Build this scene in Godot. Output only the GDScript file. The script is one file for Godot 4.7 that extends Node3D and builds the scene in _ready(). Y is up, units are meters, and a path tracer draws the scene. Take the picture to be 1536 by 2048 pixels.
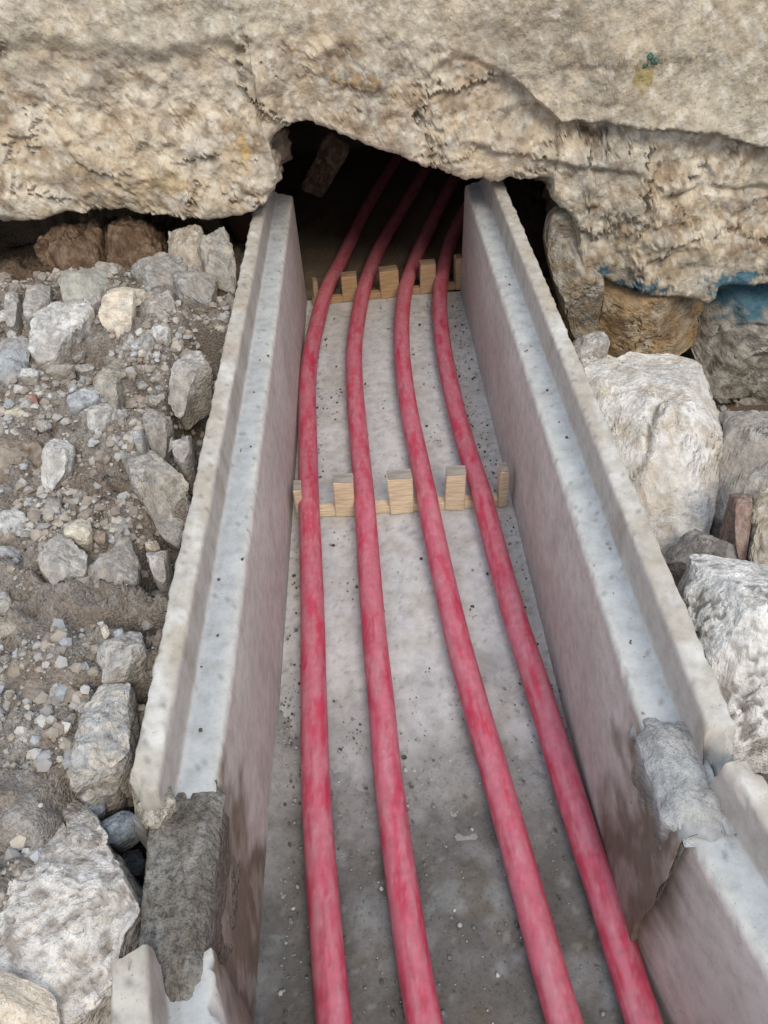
extends Node3D
# A red-conduit cable trough that runs under an undermined foundation wall, between rubble and broken stone.

var M := {}
var fb := FastNoiseLite.new()      # fractal
var rg := FastNoiseLite.new()      # ridged
var ce := FastNoiseLite.new()      # cell value
var cd := FastNoiseLite.new()      # cell distance
var fs := FastNoiseLite.new()      # fractal of two octaves, for detail near the mesh size
var used := {}

func _ready() -> void:
	var cam := Camera3D.new()
	cam.name = "camera"
	cam.position = Vector3(0, 1.31, 0)
	cam.rotation_degrees = Vector3(-41.893, 0, -3.445)
	cam.fov = 65.96
	cam.near = 0.02
	cam.far = 300.0
	add_child(cam)
	var env := Environment.new()
	env.background_mode = Environment.BG_SKY
	var sky := Sky.new()
	var sm := ProceduralSkyMaterial.new()
	sm.sky_top_color = Color(0.77, 0.81, 0.87)
	sm.sky_horizon_color = Color(0.86, 0.87, 0.88)
	sm.sky_curve = 0.2
	sm.ground_bottom_color = Color(0.30, 0.27, 0.24)
	sm.ground_horizon_color = Color(0.45, 0.42, 0.38)
	sky.sky_material = sm
	env.sky = sky
	env.tonemap_mode = Environment.TONE_MAPPER_LINEAR
	env.tonemap_exposure = 1.88
	env.sdfgi_enabled = true
	env.ssao_enabled = true
	env.ssil_enabled = true
	var we := WorldEnvironment.new()
	we.name = "world_environment"
	we.environment = env
	add_child(we)
	var sun := DirectionalLight3D.new()
	sun.name = "sun"
	sun.light_color = Color(1.0, 0.96, 0.90)
	sun.light_energy = 0.36
	sun.light_angular_distance = 24.0
	sun.shadow_enabled = true
	sun.rotation_degrees = Vector3(-44, 14, 0)
	add_child(sun)

	noises()
	materials()
	ground()
	foundation()
	troughs()
	silt()
	joints()
	pipes()
	spacers()
	stones()
	gravel()

# ------------------------------------------------------------------ helpers
func noises() -> void:
	for n in [fb, rg, ce, cd, fs]:
		n.seed = 7
		n.frequency = 1.0
	fb.noise_type = FastNoiseLite.TYPE_SIMPLEX_SMOOTH
	fb.fractal_type = FastNoiseLite.FRACTAL_FBM
	fb.fractal_octaves = 4
	fs.noise_type = FastNoiseLite.TYPE_SIMPLEX_SMOOTH
	fs.fractal_type = FastNoiseLite.FRACTAL_FBM
	fs.fractal_octaves = 2
	rg.noise_type = FastNoiseLite.TYPE_SIMPLEX_SMOOTH
	rg.fractal_type = FastNoiseLite.FRACTAL_RIDGED
	rg.fractal_octaves = 3
	ce.noise_type = FastNoiseLite.TYPE_CELLULAR
	ce.cellular_return_type = FastNoiseLite.RETURN_CELL_VALUE
	ce.fractal_type = FastNoiseLite.FRACTAL_NONE
	ce.domain_warp_enabled = true
	ce.domain_warp_amplitude = 0.5
	ce.domain_warp_frequency = 1.3
	cd.noise_type = FastNoiseLite.TYPE_CELLULAR
	cd.cellular_return_type = FastNoiseLite.RETURN_DISTANCE
	cd.fractal_type = FastNoiseLite.FRACTAL_NONE

func f3(p: Vector3) -> float:
	return fb.get_noise_3dv(p)

func f2(p: Vector3) -> float:
	return fs.get_noise_3dv(p)

func ss(a: float, b: float, x: float) -> float:
	return smoothstep(a, b, x)

func noise_tex(kind: int, freq: float, oct: int, stops: Array, sd: int, size := 1024) -> NoiseTexture2D:
	var n := FastNoiseLite.new()
	n.noise_type = kind
	n.frequency = freq
	n.seed = sd
	n.fractal_type = FastNoiseLite.FRACTAL_FBM
	n.fractal_octaves = oct
	n.fractal_gain = 0.62
	var t := NoiseTexture2D.new()
	t.width = size
	t.height = size
	t.seamless = true
	t.seamless_blend_skirt = 0.15
	t.noise = n
	var g := Gradient.new()
	var at := PackedFloat32Array()
	var col := PackedColorArray()
	for k in stops.size() / 2:
		at.append(stops[2 * k])
		col.append(Color(stops[2 * k + 1], stops[2 * k + 1], stops[2 * k + 1]))
	g.offsets = at
	g.colors = col
	t.color_ramp = g
	return t

func mat(called: String, rough: float, tex: Texture2D, scale: Vector3, bump: Texture2D, depth: float, spec := 0.35, detail: Texture2D = null, dscale := 5.0) -> StandardMaterial3D:
	var m := StandardMaterial3D.new()
	m.resource_name = called
	m.vertex_color_use_as_albedo = true
	m.roughness = rough
	m.metallic_specular = spec
	m.albedo_texture = tex
	m.uv1_triplanar = true
	m.uv1_scale = scale
	m.uv1_triplanar_sharpness = 6.0
	if bump:
		m.heightmap_enabled = true
		m.heightmap_texture = bump
		m.heightmap_scale = depth
	if detail:
		m.detail_enabled = true
		m.detail_albedo = detail
		m.detail_blend_mode = BaseMaterial3D.BLEND_MODE_MUL
		m.detail_uv_layer = BaseMaterial3D.DETAIL_UV_2
		m.uv2_triplanar = true
		m.uv2_scale = Vector3.ONE * dscale
		m.uv2_triplanar_sharpness = 6.0
	M[called] = m
	return m

func materials() -> void:
	var simplex := FastNoiseLite.TYPE_SIMPLEX_SMOOTH
	var grain := noise_tex(simplex, 0.022, 6, [0.2, 0.70, 0.42, 0.88, 0.6, 0.97, 0.85, 1.0], 1)
	var grain_h := noise_tex(simplex, 0.03, 6, [0.0, 0.0, 1.0, 1.0], 2)
	var speck := noise_tex(simplex, 0.075, 3, [0.0, 0.62, 0.22, 0.70, 0.36, 0.93, 0.7, 0.98, 1.0, 1.0], 3)
	var plaster := noise_tex(simplex, 0.010, 6, [0.2, 0.84, 0.5, 0.94, 0.7, 1.0], 12)
	var flecks := noise_tex(simplex, 0.045, 3, [0.0, 0.76, 0.2, 0.84, 0.3, 0.97, 0.8, 1.0], 13)
	var crumb := noise_tex(FastNoiseLite.TYPE_CELLULAR, 0.06, 3, [0.0, 0.62, 0.5, 0.9, 1.0, 1.0], 4)
	var crumb_h := noise_tex(FastNoiseLite.TYPE_CELLULAR, 0.05, 4, [0.0, 1.0, 1.0, 0.0], 5)
	var fine := noise_tex(simplex, 0.012, 6, [0.2, 0.90, 0.5, 0.96, 0.8, 1.0], 6)
	var pores := noise_tex(simplex, 0.055, 3, [0.0, 0.70, 0.14, 0.80, 0.2, 0.98, 1.0, 1.0], 7)
	var fine_h := noise_tex(simplex, 0.05, 4, [0.0, 0.0, 0.3, 0.8, 1.0, 1.0], 8)
	var wood := noise_tex(simplex, 0.02, 4, [0.25, 0.86, 0.75, 1.0], 9, 512)
	mat("stone", 0.95, plaster, Vector3.ONE * 2.8, grain_h, 0.45, 0.3, flecks, 3.1)
	mat("wall", 0.95, plaster, Vector3.ONE * 1.7, grain_h, 0.30, 0.3, flecks, 1.6)
	mat("mortar", 0.95, grain, Vector3.ONE * 3.0, grain_h, 0.45, 0.3, speck, 3.1)
	mat("soil", 1.0, crumb, Vector3.ONE * 3.0, crumb_h, 0.5, 0.2, speck, 3.0)
	mat("concrete", 0.85, fine, Vector3.ONE * 2.0, fine_h, 0.07, 0.35, pores, 2.4)
	mat("pipe", 0.55, fine, Vector3.ONE * 3.0, fine_h, 0.02, 0.45)
	mat("wood", 0.8, wood, Vector3(1.4, 11.0, 7.0), wood, 0.02)
	var cr := mat("crumb", 0.95, null, Vector3.ONE, null, 0.0)
	cr.uv1_triplanar = false
	mat("silt", 0.8, fine, Vector3.ONE * 2.6, grain_h, 0.10, 0.35, flecks, 2.2)

func numbered(called: String) -> String:
	var k: int = used.get(called, -1) + 1
	used[called] = k
	return called if k == 0 else "%s_%03d" % [called, k]

func put(o: Node3D, label: String, category: String, group := "", kind := "") -> void:
	if label: o.set_meta("label", label)
	if category: o.set_meta("category", category)
	if group: o.set_meta("group", group)
	if kind: o.set_meta("kind", kind)

func thing(called: String, label: String, category: String, at := Vector3.ZERO, group := "") -> Node3D:
	var o := Node3D.new()
	o.name = numbered(called)
	o.position = at
	put(o, label, category, group)
	add_child(o)
	return o

func obj(called: String, mesh: Mesh, material: Material, parent: Node = self) -> MeshInstance3D:
	var o := MeshInstance3D.new()
	o.mesh = mesh
	o.material_override = material
	if parent == self:
		o.name = numbered(called)
	else:
		var k := 0
		for c in parent.get_children():
			if str(c.name) == called or str(c.name).begins_with(called + "_0"): k += 1
		o.name = called if k == 0 else "%s_%03d" % [called, k]
	parent.add_child(o, true)
	return o

# a grid of nu x nv points (index i + j * nu); wrap joins the last column to the first; flip turns the front round
func grid(P: PackedVector3Array, C: PackedColorArray, nu: int, nv: int, wrap := false, flip := false) -> ArrayMesh:
	var N := PackedVector3Array()
	N.resize(nu * nv)
	for j in nv:
		var jm := maxi(j - 1, 0) * nu
		var jp := mini(j + 1, nv - 1) * nu
		for i in nu:
			var im := (i + nu - 1) % nu if wrap else maxi(i - 1, 0)
			var ip := (i + 1) % nu if wrap else mini(i + 1, nu - 1)
			var n := (P[ip + j * nu] - P[im + j * nu]).cross(P[i + jp] - P[i + jm])
			N[i + j * nu] = (-n if flip else n).normalized()
	for j in [0, nv - 1]:   # rows that close to a point
		if P[j * nu].distance_squared_to(P[j * nu + nu / 2]) < 1e-10:
			var away := P[j * nu] - P[(1 if j == 0 else nv - 2) * nu + nu / 2]
			var sum := Vector3.ZERO
			for i in nu: sum += N[i + (1 if j == 0 else nv - 2) * nu]
			for i in nu: N[i + j * nu] = sum.normalized() if sum.length() > 1e-6 else away.normalized()
	var I := PackedInt32Array()
	var cols := nu if wrap else nu - 1
	I.resize(cols * (nv - 1) * 6)
	var k := 0
	for j in nv - 1:
		for i in cols:
			var a := i + j * nu
			var b := (i + 1) % nu + j * nu
			var c := a + nu
			var d := b + nu
			if flip:
				I[k] = a; I[k + 1] = b; I[k + 2] = c; I[k + 3] = b; I[k + 4] = d; I[k + 5] = c
			else:
				I[k] = a; I[k + 1] = c; I[k + 2] = b; I[k + 3] = b; I[k + 4] = c; I[k + 5] = d
			k += 6
	var A := []
	A.resize(Mesh.ARRAY_MAX)
	A[Mesh.ARRAY_VERTEX] = P
	A[Mesh.ARRAY_NORMAL] = N
	A[Mesh.ARRAY_COLOR] = C
	A[Mesh.ARRAY_INDEX] = I
	var m := ArrayMesh.new()
	m.add_surface_from_arrays(Mesh.PRIMITIVE_TRIANGLES, A)
	return m

func axis(stops: Array) -> PackedFloat32Array:   # [from, step, to, step, to ...]
	var r := PackedFloat32Array()
	var k := 0
	while k + 2 < stops.size():
		var n := maxi(1, roundi((stops[k + 2] - stops[k]) / stops[k + 1]))
		for i in n: r.append(lerpf(stops[k], stops[k + 2], float(i) / n))
		k += 2
	r.append(stops[stops.size() - 1])
	return r

func bevel_box(size: Vector3, ch: float, colour: Color, jitter := 0.0, sd := 0) -> ArrayMesh:
	var st := SurfaceTool.new()
	st.begin(Mesh.PRIMITIVE_TRIANGLES)
	st.set_smooth_group(-1)
	st.set_color(colour)
	var h := size * 0.5
	var rnd := RandomNumberGenerator.new()
	rnd.seed = sd
	var pts := {}
	for x in [-1, 1]:
		for y in [-1, 1]:
			for z in [-1, 1]:
				var s := Vector3(x, y, z)
				var j := Vector3(rnd.randf_range(-1, 1), rnd.randf_range(-1, 1), rnd.randf_range(-1, 1)) * jitter
				for a in 3:
					var p := h - Vector3.ONE * ch
					p[a] = h[a]
					pts[[x, y, z, a]] = s * p + j
	var quads := []
	for a in 3:
		var b := (a + 1) % 3
		var c := (a + 2) % 3
		for s in [-1, 1]:
			var q := []
			for w in [[-1, -1], [1, -1], [1, 1], [-1, 1]]:
				var k := [0, 0, 0]
				k[a] = s; k[b] = w[0]; k[c] = w[1]
				q.append(pts[[k[0], k[1], k[2], a]])
			quads.append(q)
			for t in [-1, 1]:     # edge between face a and face b, along c
				var e := []
				for w in [[-1, a], [1, a], [1, b], [-1, b]]:
					var k := [0, 0, 0]
					k[a] = s; k[b] = t; k[c] = w[0]
					e.append(pts[[k[0], k[1], k[2], w[1]]])
				quads.append(e)
	for x in [-1, 1]:
		for y in [-1, 1]:
			for z in [-1, 1]:
				quads.append([pts[[x, y, z, 0]], pts[[x, y, z, 1]], pts[[x, y, z, 2]]])
	for q in quads:
		var mid := Vector3.ZERO
		for p in q: mid += p
		if (q[1] - q[0]).cross(q[2] - q[0]).dot(mid) > 0: q.reverse()
		for k in q.size() - 2:
			st.add_vertex(q[0]); st.add_vertex(q[k + 1]); st.add_vertex(q[k + 2])
	st.generate_normals()
	return st.commit()

func poly_y(pts: Array, x: float) -> float:      # height of a polyline [x, y, x, y ...] at x
	if x <= pts[0]: return pts[1]
	var k := 0
	while k + 3 < pts.size():
		if x <= pts[k + 2]:
			return lerpf(pts[k + 1], pts[k + 3], (x - pts[k]) / maxf(pts[k + 2] - pts[k], 1e-5))
		k += 2
	return pts[pts.size() - 1]

# ------------------------------------------------------------------ ground
func slot_left(z: float) -> float: return -0.345
func slot_right(z: float) -> float: return 0.437 + (ss(-0.55, -0.40, z) * 0.06 + maxf(0.0, z + 0.45) * 0.27)

func ground_y(x: float, z: float) -> float:
	var p := Vector3(x, 0, z)
	var big := f3(p * 3.0)
	var lump := f3(p * 11.0 + Vector3(5, 0, 0))
	var small := f2(p * 38.0)
	var rough := 1.0 - ss(1.6, 3.0, maxf(absf(x), absf(z + 1.2)))
	var clod := ce.get_noise_3dv(p * Vector3(9.0, 1.0, 9.0)) * ss(-0.1, 0.25, f3(p * 4.0 + Vector3(7, 7, 7)))
	var rel := (big * 0.035 + clod * 0.018 - 0.03 * maxf(0.0, rg.get_noise_3dv(p * 7.0) - 0.3) + lump * 0.036 + small * 0.014 + maxf(0.0, ce.get_noise_3dv(p * 16.0)) * 0.014 + ce.get_noise_3dv(p * 40.0) * 0.005) * (0.3 + 0.7 * rough)
	var y := 0.0
	if x < 0.05:
		y = 0.388 + rel
		var gap := ss(-0.47, -0.385, x)                                  # the loose edge along the trough
		y -= gap * (0.025 + 0.20 * ss(0.10, 0.30, f3(Vector3(3, 0, z * 4.2)) + 0.16))
		y -= 0.26 * ss(0.085, 0.03, Vector2((x + 0.365) / 1.0, (z + 0.47) / 1.35).length())
		y -= 0.20 * ss(0.10, 0.03, Vector2((x + 0.40) * 1.6, (z + 1.40) * 0.9).length())
		y -= 0.13 * ss(-2.05, -2.25, z) * ss(-2.95, -2.6, z)
		y = lerpf(y, 1.2, ss(-2.75, -3.0, z) * ss(-0.5, -0.75, x))
	else:
		y = 0.02 + 0.12 * ss(-1.6, -0.7, z) + 0.06 * ss(0.7, 1.2, x) + 0.2 * ss(1.25, 1.9, x) + rel * 0.9
		y = lerpf(y, 0.4, ss(1.6, 2.4, x))
		y = lerpf(y, -0.14 - 0.2 * ss(1.0, 1.15, x), ss(-1.62, -1.85, z) * ss(1.7, 1.5, x))
		y = lerpf(y, 1.2, ss(-2.62, -2.9, z) * ss(1.05, 1.2, x))
	y = lerpf(y, 0.38 + rel, ss(0.35, 0.7, z))
	if z < -2.66 and x > -0.56 and x < 1.1:
		y = -0.012 + 0.02 * lump + 0.006 * small + ss(-0.40, -0.56, x) * 0.5
		y = lerpf(y, 1.0, ss(-4.3, -4.6, z))
	elif x > slot_left(z) and x < slot_right(z) and z < 0.55:
		y = -0.10
	y = lerpf(y, 1.3, ss(-4.5, -4.7, z))
	return y

func ground_colour(x: float, y: float, z: float) -> Color:
	var p := Vector3(x, y, z)
	var c := Color(0.36, 0.312, 0.268)
	var pale := Color(0.50, 0.475, 0.445)
	var brown := Color(0.265, 0.21, 0.165)
	c = c.lerp(pale, ss(0.05, 0.45, f3(p * 7.0) + 0.5 * f2(p * 45.0)) * 0.75)
	c = c.lerp(brown, ss(0.12, 0.5, f3(p * 5.0 + Vector3(9, 4, 1))) * 0.75)
	c = c.lerp(Color(0.45, 0.45, 0.44), ss(0.32, 0.5, f2(p * 52.0 + Vector3(2, 2, 2))) * 0.55)
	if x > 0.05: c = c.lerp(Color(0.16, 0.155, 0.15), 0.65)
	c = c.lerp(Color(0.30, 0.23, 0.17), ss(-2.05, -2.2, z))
	return c

func ground() -> void:
	var xs := axis([-60.0, 12.0, -12.0, 2.5, -2.0, 0.12, -1.15, 0.0065, -0.32, 0.03, 0.41, 0.008, 0.95, 0.016, 1.35, 0.12, 2.4, 2.4, 12.0, 12.0, 60.0])
	var zs := axis([-60.0, 12.0, -12.0, 1.5, -4.8, 0.06, -2.9, 0.03, -2.5, 0.008, -0.25, 0.03, 0.7, 0.15, 2.0, 2.0, 12.0, 12.0, 60.0])
	var nu := xs.size()
	var nv := zs.size()
	var P := PackedVector3Array()
	var C := PackedColorArray()
	P.resize(nu * nv)
	C.resize(nu * nv)
	for j in nv:
		for i in nu:
			var y := ground_y(xs[i], zs[j])
			P[i + j * nu] = Vector3(xs[i], y, zs[j])
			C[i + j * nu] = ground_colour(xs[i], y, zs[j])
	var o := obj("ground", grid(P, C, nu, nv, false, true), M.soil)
	put(o, "dusty grey brown soil and rubble around the trough", "", "", "structure")

# ------------------------------------------------------------------ foundation wall
var ledge := [-2.0, 0.92, -0.945, 0.919, -0.875, 0.91, -0.694, 0.895, -0.48, 0.859, -0.441, 0.865, -0.313, 0.881, -0.227, 0.871, -0.155, 0.899, -0.013, 0.884, 0.111, 0.864, 0.224, 0.836, 0.366, 0.783, 0.434, 0.732, 0.505, 0.667, 0.542, 0.637, 0.643, 0.639, 0.699, 0.628, 0.823, 0.616, 0.963, 0.598, 1.023, 0.575, 1.121, 0.55, 2.0, 0.5]
var ledge_low := [0.30, 0.600, 0.377, 0.563, 0.517, 0.545, 0.618, 0.519, 0.70, 0.514, 0.80, 0.50]
var crack_low := [0.86, 0.42, 1.0, 0.445, 1.08, 0.43, 1.2, 0.43]
var spots := [[-0.316, 0.640, 0.022, 0.035, Color(0.62, 0.44, 0.20)], [0.735, 0.757, 0.03, 0.03, Color(0.40, 0.32, 0.14)], [0.722, 0.192, 0.034, 0.030, Color(0.02, 0.13, 0.21)], [0.83, 0.145, 0.075, 0.024, Color(0.02, 0.12, 0.20)],
	[1.14, 0.150, 0.08, 0.04, Color(0.03, 0.17, 0.26)], [-0.55, 0.56, 0.06, 0.03, Color(0.52, 0.40, 0.24)], [0.0, 0.78, 0.05, 0.02, Color(0.40, 0.28, 0.15)]]

func wall_point(x: float, y: float, edge: float) -> Vector3:   # edge: distance from the broken lower edge
	var p := Vector3(x, y, 0)
	var w := f3(p * 6.0 + Vector3(1, 7, 3)) * 0.02
	var l := poly_y(ledge, x) + f3(Vector3(x * 14.0, 3, 0)) * 0.012
	var soft := 0.008 + 0.022 * ss(0.4, 0.0, x)
	var above := ss(l - soft * 0.5, l + soft, y + w * 0.3)
	var step := 0.018 + 0.012 * f3(Vector3(x * 5.0, 9, 0)) + 0.032 * ss(0.25, 0.55, x)
	var calm := 0.35 + 0.65 * ss(-0.12, 0.22, f3(p * Vector3(2.3, 3.2, 1.0) + Vector3(5, 2, 0)))
	var z := 0.0
	z += above * step
	z += 0.016 * ce.get_noise_3dv(p * Vector3(3.0, 4.6, 1.0) + Vector3(2, 4, 0)) * (1.0 - 0.8 * above) + 0.030 * f3(p * 2.2) + 0.022 * f3(p * 6.5 + Vector3(4, 0, 0)) * (1.0 - 0.55 * above) * (0.5 + 0.5 * calm)
	z += (0.011 * rg.get_noise_3dv(p * Vector3(5.0, 8.0, 1.0)) + 0.011 * ce.get_noise_3dv(p * Vector3(7.0, 11.0, 1.0)) + 0.004 * ce.get_noise_3dv(p * 24.0)) * (1.0 - 0.75 * above) * calm
	z += 0.0032 * f2(p * 30.0) * (1.0 - 0.4 * above) + 0.0016 * f2(p * 52.0)
	if x > 0.28 and x < 0.85:
		var m := poly_y(ledge_low, x)
		var fade := ss(0.28, 0.36, x) * ss(0.85, 0.68, x)
		z += fade * 0.02 * (ss(m - 0.006, m + 0.01, y) - ss(m + 0.02, m + 0.09, y))
	if x > 0.84:
		z -= 0.02 * ss(0.014, 0.0, absf(y - poly_y(crack_low, x))) * ss(0.84, 0.92, x)
	# the lower part bellies out and rolls under
	z += 0.035 * ss(0.30, 0.06, edge) * ss(-0.1, -0.3, x)
	z -= 0.06 * ss(0.1, 0.45, x) * ss(0.55, 0.2, edge) * ss(1.0, 0.5, x)
	return Vector3(x + w * 0.3, y, -2.265 + z)

func wall_colour(x: float, y: float, z: float, edge: float) -> Color:
	var p := Vector3(x, y, z)
	var above := ss(-0.01, 0.015, y - poly_y(ledge, x))
	var c := Color(0.64, 0.53, 0.395)
	c = c.lerp(Color(0.74, 0.655, 0.53), ss(-0.1, 0.35, f3(p * 5.0)) * 0.8)
	c = c.lerp(Color(0.50, 0.455, 0.395), ss(0.06, 0.22, f3(p * Vector3(3.0, 4.2, 3.0) + Vector3(31, 7, 1))) * 0.55)
	c = c.lerp(Color(0.83, 0.765, 0.65), ss(0.10, 0.24, f3(p * Vector3(3.4, 5.0, 3.0) + Vector3(3, 17, 11))) * 0.6)
	c = c.lerp(Color(0.50, 0.395, 0.27), ss(0.0, 0.3, f3(p * Vector3(2.2, 3.4, 2.2) + Vector3(7, 7, 1))) * 0.7 * (1.0 - 0.6 * above))
	c = c.lerp(Color(0.70, 0.64, 0.53), ss(0.02, 0.3, f3(p * 2.6 + Vector3(2, 5, 8))) * 0.6)
	c = c.lerp(Color(0.38, 0.285, 0.195), ss(0.05, 0.42, f3(p * 7.5 + Vector3(3, 8, 2))) * (0.85 - 0.35 * above))
	c = c.lerp(Color(0.50, 0.465, 0.41), ss(0.05, 0.4, f3(p * 4.0 + Vector3(13, 1, 5))) * 0.6)
	c = c.lerp(Color(0.62, 0.565, 0.455), above * 0.5)
	c = c.lerp(Color(0.80, 0.76, 0.68), ss(0.25, 0.45, f2(p * 20.0)) * 0.6)
	c = c.lerp(Color(0.30, 0.23, 0.165), ss(0.26, 0.5, f2(p * 19.0 + Vector3(6, 6, 6))) * (0.7 - 0.4 * above))
	c = c.lerp(Color(0.80, 0.78, 0.72), ss(0.42, 0.55, f2(p * 52.0 + Vector3(1, 2, 9))) * 0.55)
	c = c.lerp(Color(0.76, 0.67, 0.53), ss(0.035, 0.004, edge + 0.02 * f2(p * 20.0)) * 0.7)  # cream of the fresh break, with the lit lower edge painted in
	for s in spots:
		var d := Vector2((x - s[0]) / s[2], (y - s[1]) / s[3]).length() + 1.0 * f2(p * 24.0) + 0.6 * f2(p * 60.0)
		c = c.lerp(s[4], ss(1.1, 0.75, d) * 0.85)
	return Color(c.r * 0.92, c.g * 0.91, c.b * 0.89)

func foundation() -> void:
	var edge_px := [-1.118, 0.483, -1.033, 0.485, -0.949, 0.48, -0.846, 0.495, -0.749, 0.486, -0.661, 0.473, -0.571, 0.461, -0.431, 0.452, -0.358, 0.458, -0.307, 0.469, -0.258, 0.515, -0.24, 0.562, -0.255, 0.615, -0.234, 0.653, -0.209, 0.67, -0.175, 0.681, -0.128, 0.682, -0.096, 0.668, -0.057, 0.649, 0.034, 0.605, 0.102, 0.584, 0.17, 0.551, 0.24, 0.513, 0.29, 0.486, 0.346, 0.486, 0.368, 0.471, 0.396, 0.479, 0.466, 0.483, 0.535, 0.479, 0.552, 0.418, 0.606, 0.378, 0.639, 0.293, 0.661, 0.196, 0.691, 0.181, 0.775, 0.139, 0.889, 0.11, 0.968, 0.11, 1.074, 0.07, 1.09, 0.127, 1.15, 0.135, 1.24, 0.126, 1.509, 0.091]
	var curve := Curve2D.new()
	for k in edge_px.size() / 2:
		var q := Vector2(edge_px[2 * k], edge_px[2 * k + 1])
		var tangent := Vector2.ZERO
		if k > 0 and k < edge_px.size() / 2 - 1:
			tangent = (Vector2(edge_px[2 * k + 2], edge_px[2 * k + 3]) - Vector2(edge_px[2 * k - 2], edge_px[2 * k - 1])) * 0.13
		curve.add_point(q, -tangent, tangent)
	curve.bake_interval = 0.004
	var B := PackedVector2Array()
	for x in [-3.2, -2.6, -2.1, -1.7, -1.4, -1.25]: B.append(Vector2(x, 0.44))
	var length := curve.get_baked_length()
	var n := roundi(length / 0.0052)
	for k in n + 1: B.append(curve.sample_baked(length * k / n, false))
	for x in [1.6, 1.8, 2.1, 2.6, 3.2]: B.append(Vector2(x, 0.09))
	var nu := B.size()
	# how far up each column leans: the top row runs evenly from one end to the other
	var topx := PackedFloat32Array()
	var run := 0.0
	var total := 0.0
	for i in nu - 1: total += B[i].distance_to(B[i + 1])
	for i in nu:
		topx.append(lerpf(-3.2, 3.2, run / total) * 0.55 + B[i].x * 0.45)
		if i < nu - 1: run += B[i].distance_to(B[i + 1])
	var ups := axis([0.0, 0.0055, 0.62, 0.02, 1.0])
	var under := [2.4, 1.6, 1.0, 0.7, 0.5, 0.38, 0.3, 0.24, 0.2, 0.17, 0.145, 0.12, 0.10, 0.085, 0.072, 0.06, 0.05, 0.042, 0.035, 0.029, 0.024, 0.019, 0.015, 0.0115, 0.0085, 0.006, 0.004]
	var nv := under.size() + ups.size() + 3
	var P := PackedVector3Array()
	var C := PackedColorArray()
	P.resize(nu * nv)
	C.resize(nu * nv)
	var R := 0.035
	for i in nu:
		var b := B[i]
		var t := (B[mini(i + 2, nu - 1)] - B[maxi(i - 2, 0)]).normalized()
		var inward := Vector2(-t.y, t.x)
		var jag := inward * (f3(Vector3(b.x, b.y, 0) * 30.0) * 0.006 + ce.get_noise_3dv(Vector3(b.x, b.y, 0) * 22.0) * 0.004)
		b += jag
		var front := wall_point(b.x, b.y, 0.0)
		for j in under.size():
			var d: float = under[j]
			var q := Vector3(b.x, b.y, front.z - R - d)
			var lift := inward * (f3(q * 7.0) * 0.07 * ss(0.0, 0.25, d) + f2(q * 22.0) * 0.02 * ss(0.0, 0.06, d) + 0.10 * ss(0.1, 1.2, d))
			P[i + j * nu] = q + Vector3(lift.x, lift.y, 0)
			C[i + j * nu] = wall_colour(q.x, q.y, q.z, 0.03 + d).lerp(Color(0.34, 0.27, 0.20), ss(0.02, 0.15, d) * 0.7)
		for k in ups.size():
			var j := under.size() + k
			var v := ups[k]
			var q := Vector2(lerpf(b.x, topx[i], v), lerpf(b.y, 1.5, v))
			var edge := v * (1.5 - b.y)
			q -= jag * (1.0 - v) * ss(0.0, 0.05, edge)
			var w := wall_point(q.x, q.y, edge)
			if edge < R: w.z -= R * (1.0 - sqrt(1.0 - pow(1.0 - edge / R, 2.0)))
			P[i + j * nu] = w
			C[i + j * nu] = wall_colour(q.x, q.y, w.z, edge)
		for k in 3:
			var j := nv - 3 + k
			P[i + j * nu] = Vector3(topx[i], 1.52 if k < 2 else 1.0, [-2.4, -4.9, -4.9][k])
			C[i + j * nu] = Color(0.42, 0.36, 0.28)
	var o := thing("foundation_wall", "thick tan rubble and mortar foundation wall broken open over the trough", "wall")
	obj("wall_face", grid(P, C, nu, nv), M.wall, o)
	put(obj("concrete_slab", blob([-0.105, 0.075, -0.023, 0.119, 0.108, -0.069, 0.020, -0.127], 1.0, 0.05, 60, 30, 77.0, 0.9, "brown"), M.stone), "dim grey slab leaning in the dark tunnel above the leftmost pipe", "slab")
	var slab: Node3D = get_node("concrete_slab")
	slab.position = Vector3(-0.144, 0.284, -3.15)
	slab.rotation_degrees = Vector3(82, 0, 4)
	# a fleck of green stuff stuck on the face
	var fl := thing("green_fleck", "small tuft of green and blue moss stuck high on the tan wall", "moss", Vector3(0.737, 0.795, -2.222))
	for k in 5:
		var q := Vector3(sin(k * 2.4) * 0.014, cos(k * 1.7) * 0.011, 0.004 * sin(k * 3.0))
		var m := obj("tuft", blob([1, 0, 0.4, 0.9, -0.7, 0.6, -0.9, -0.5, 0.3, -1], 0.010, 0.016, 14, 7, 40 + k, 1.6, "moss"), M.stone, fl)
		m.position = q
		m.rotation = Vector3(PI / 2, k, 0)
	masonry("stone_block", "rounded ochre and grey stone at the hole's right side", Vector3(0.662, 0.147, -2.180), [-0.114, 0.138, -0.103, 0.207, -0.049, 0.226, 0.046, 0.129, 0.085, -0.038, 0.100, -0.257, 0.020, -0.223, -0.035, -0.100, -0.089, 0.040], 0.120, "ochregrey", 0.80)
	masonry("stone_block", "ochre brown stone block below the blue paint", Vector3(0.878, -0.009, -2.300), [-0.245, 0.217, -0.085, 0.182, 0.045, 0.157, 0.188, 0.148, 0.225, 0.024, 0.248, -0.146, 0.113, -0.196, -0.078, -0.183, -0.205, -0.096], 0.260, "ochre", 0.70)
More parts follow.
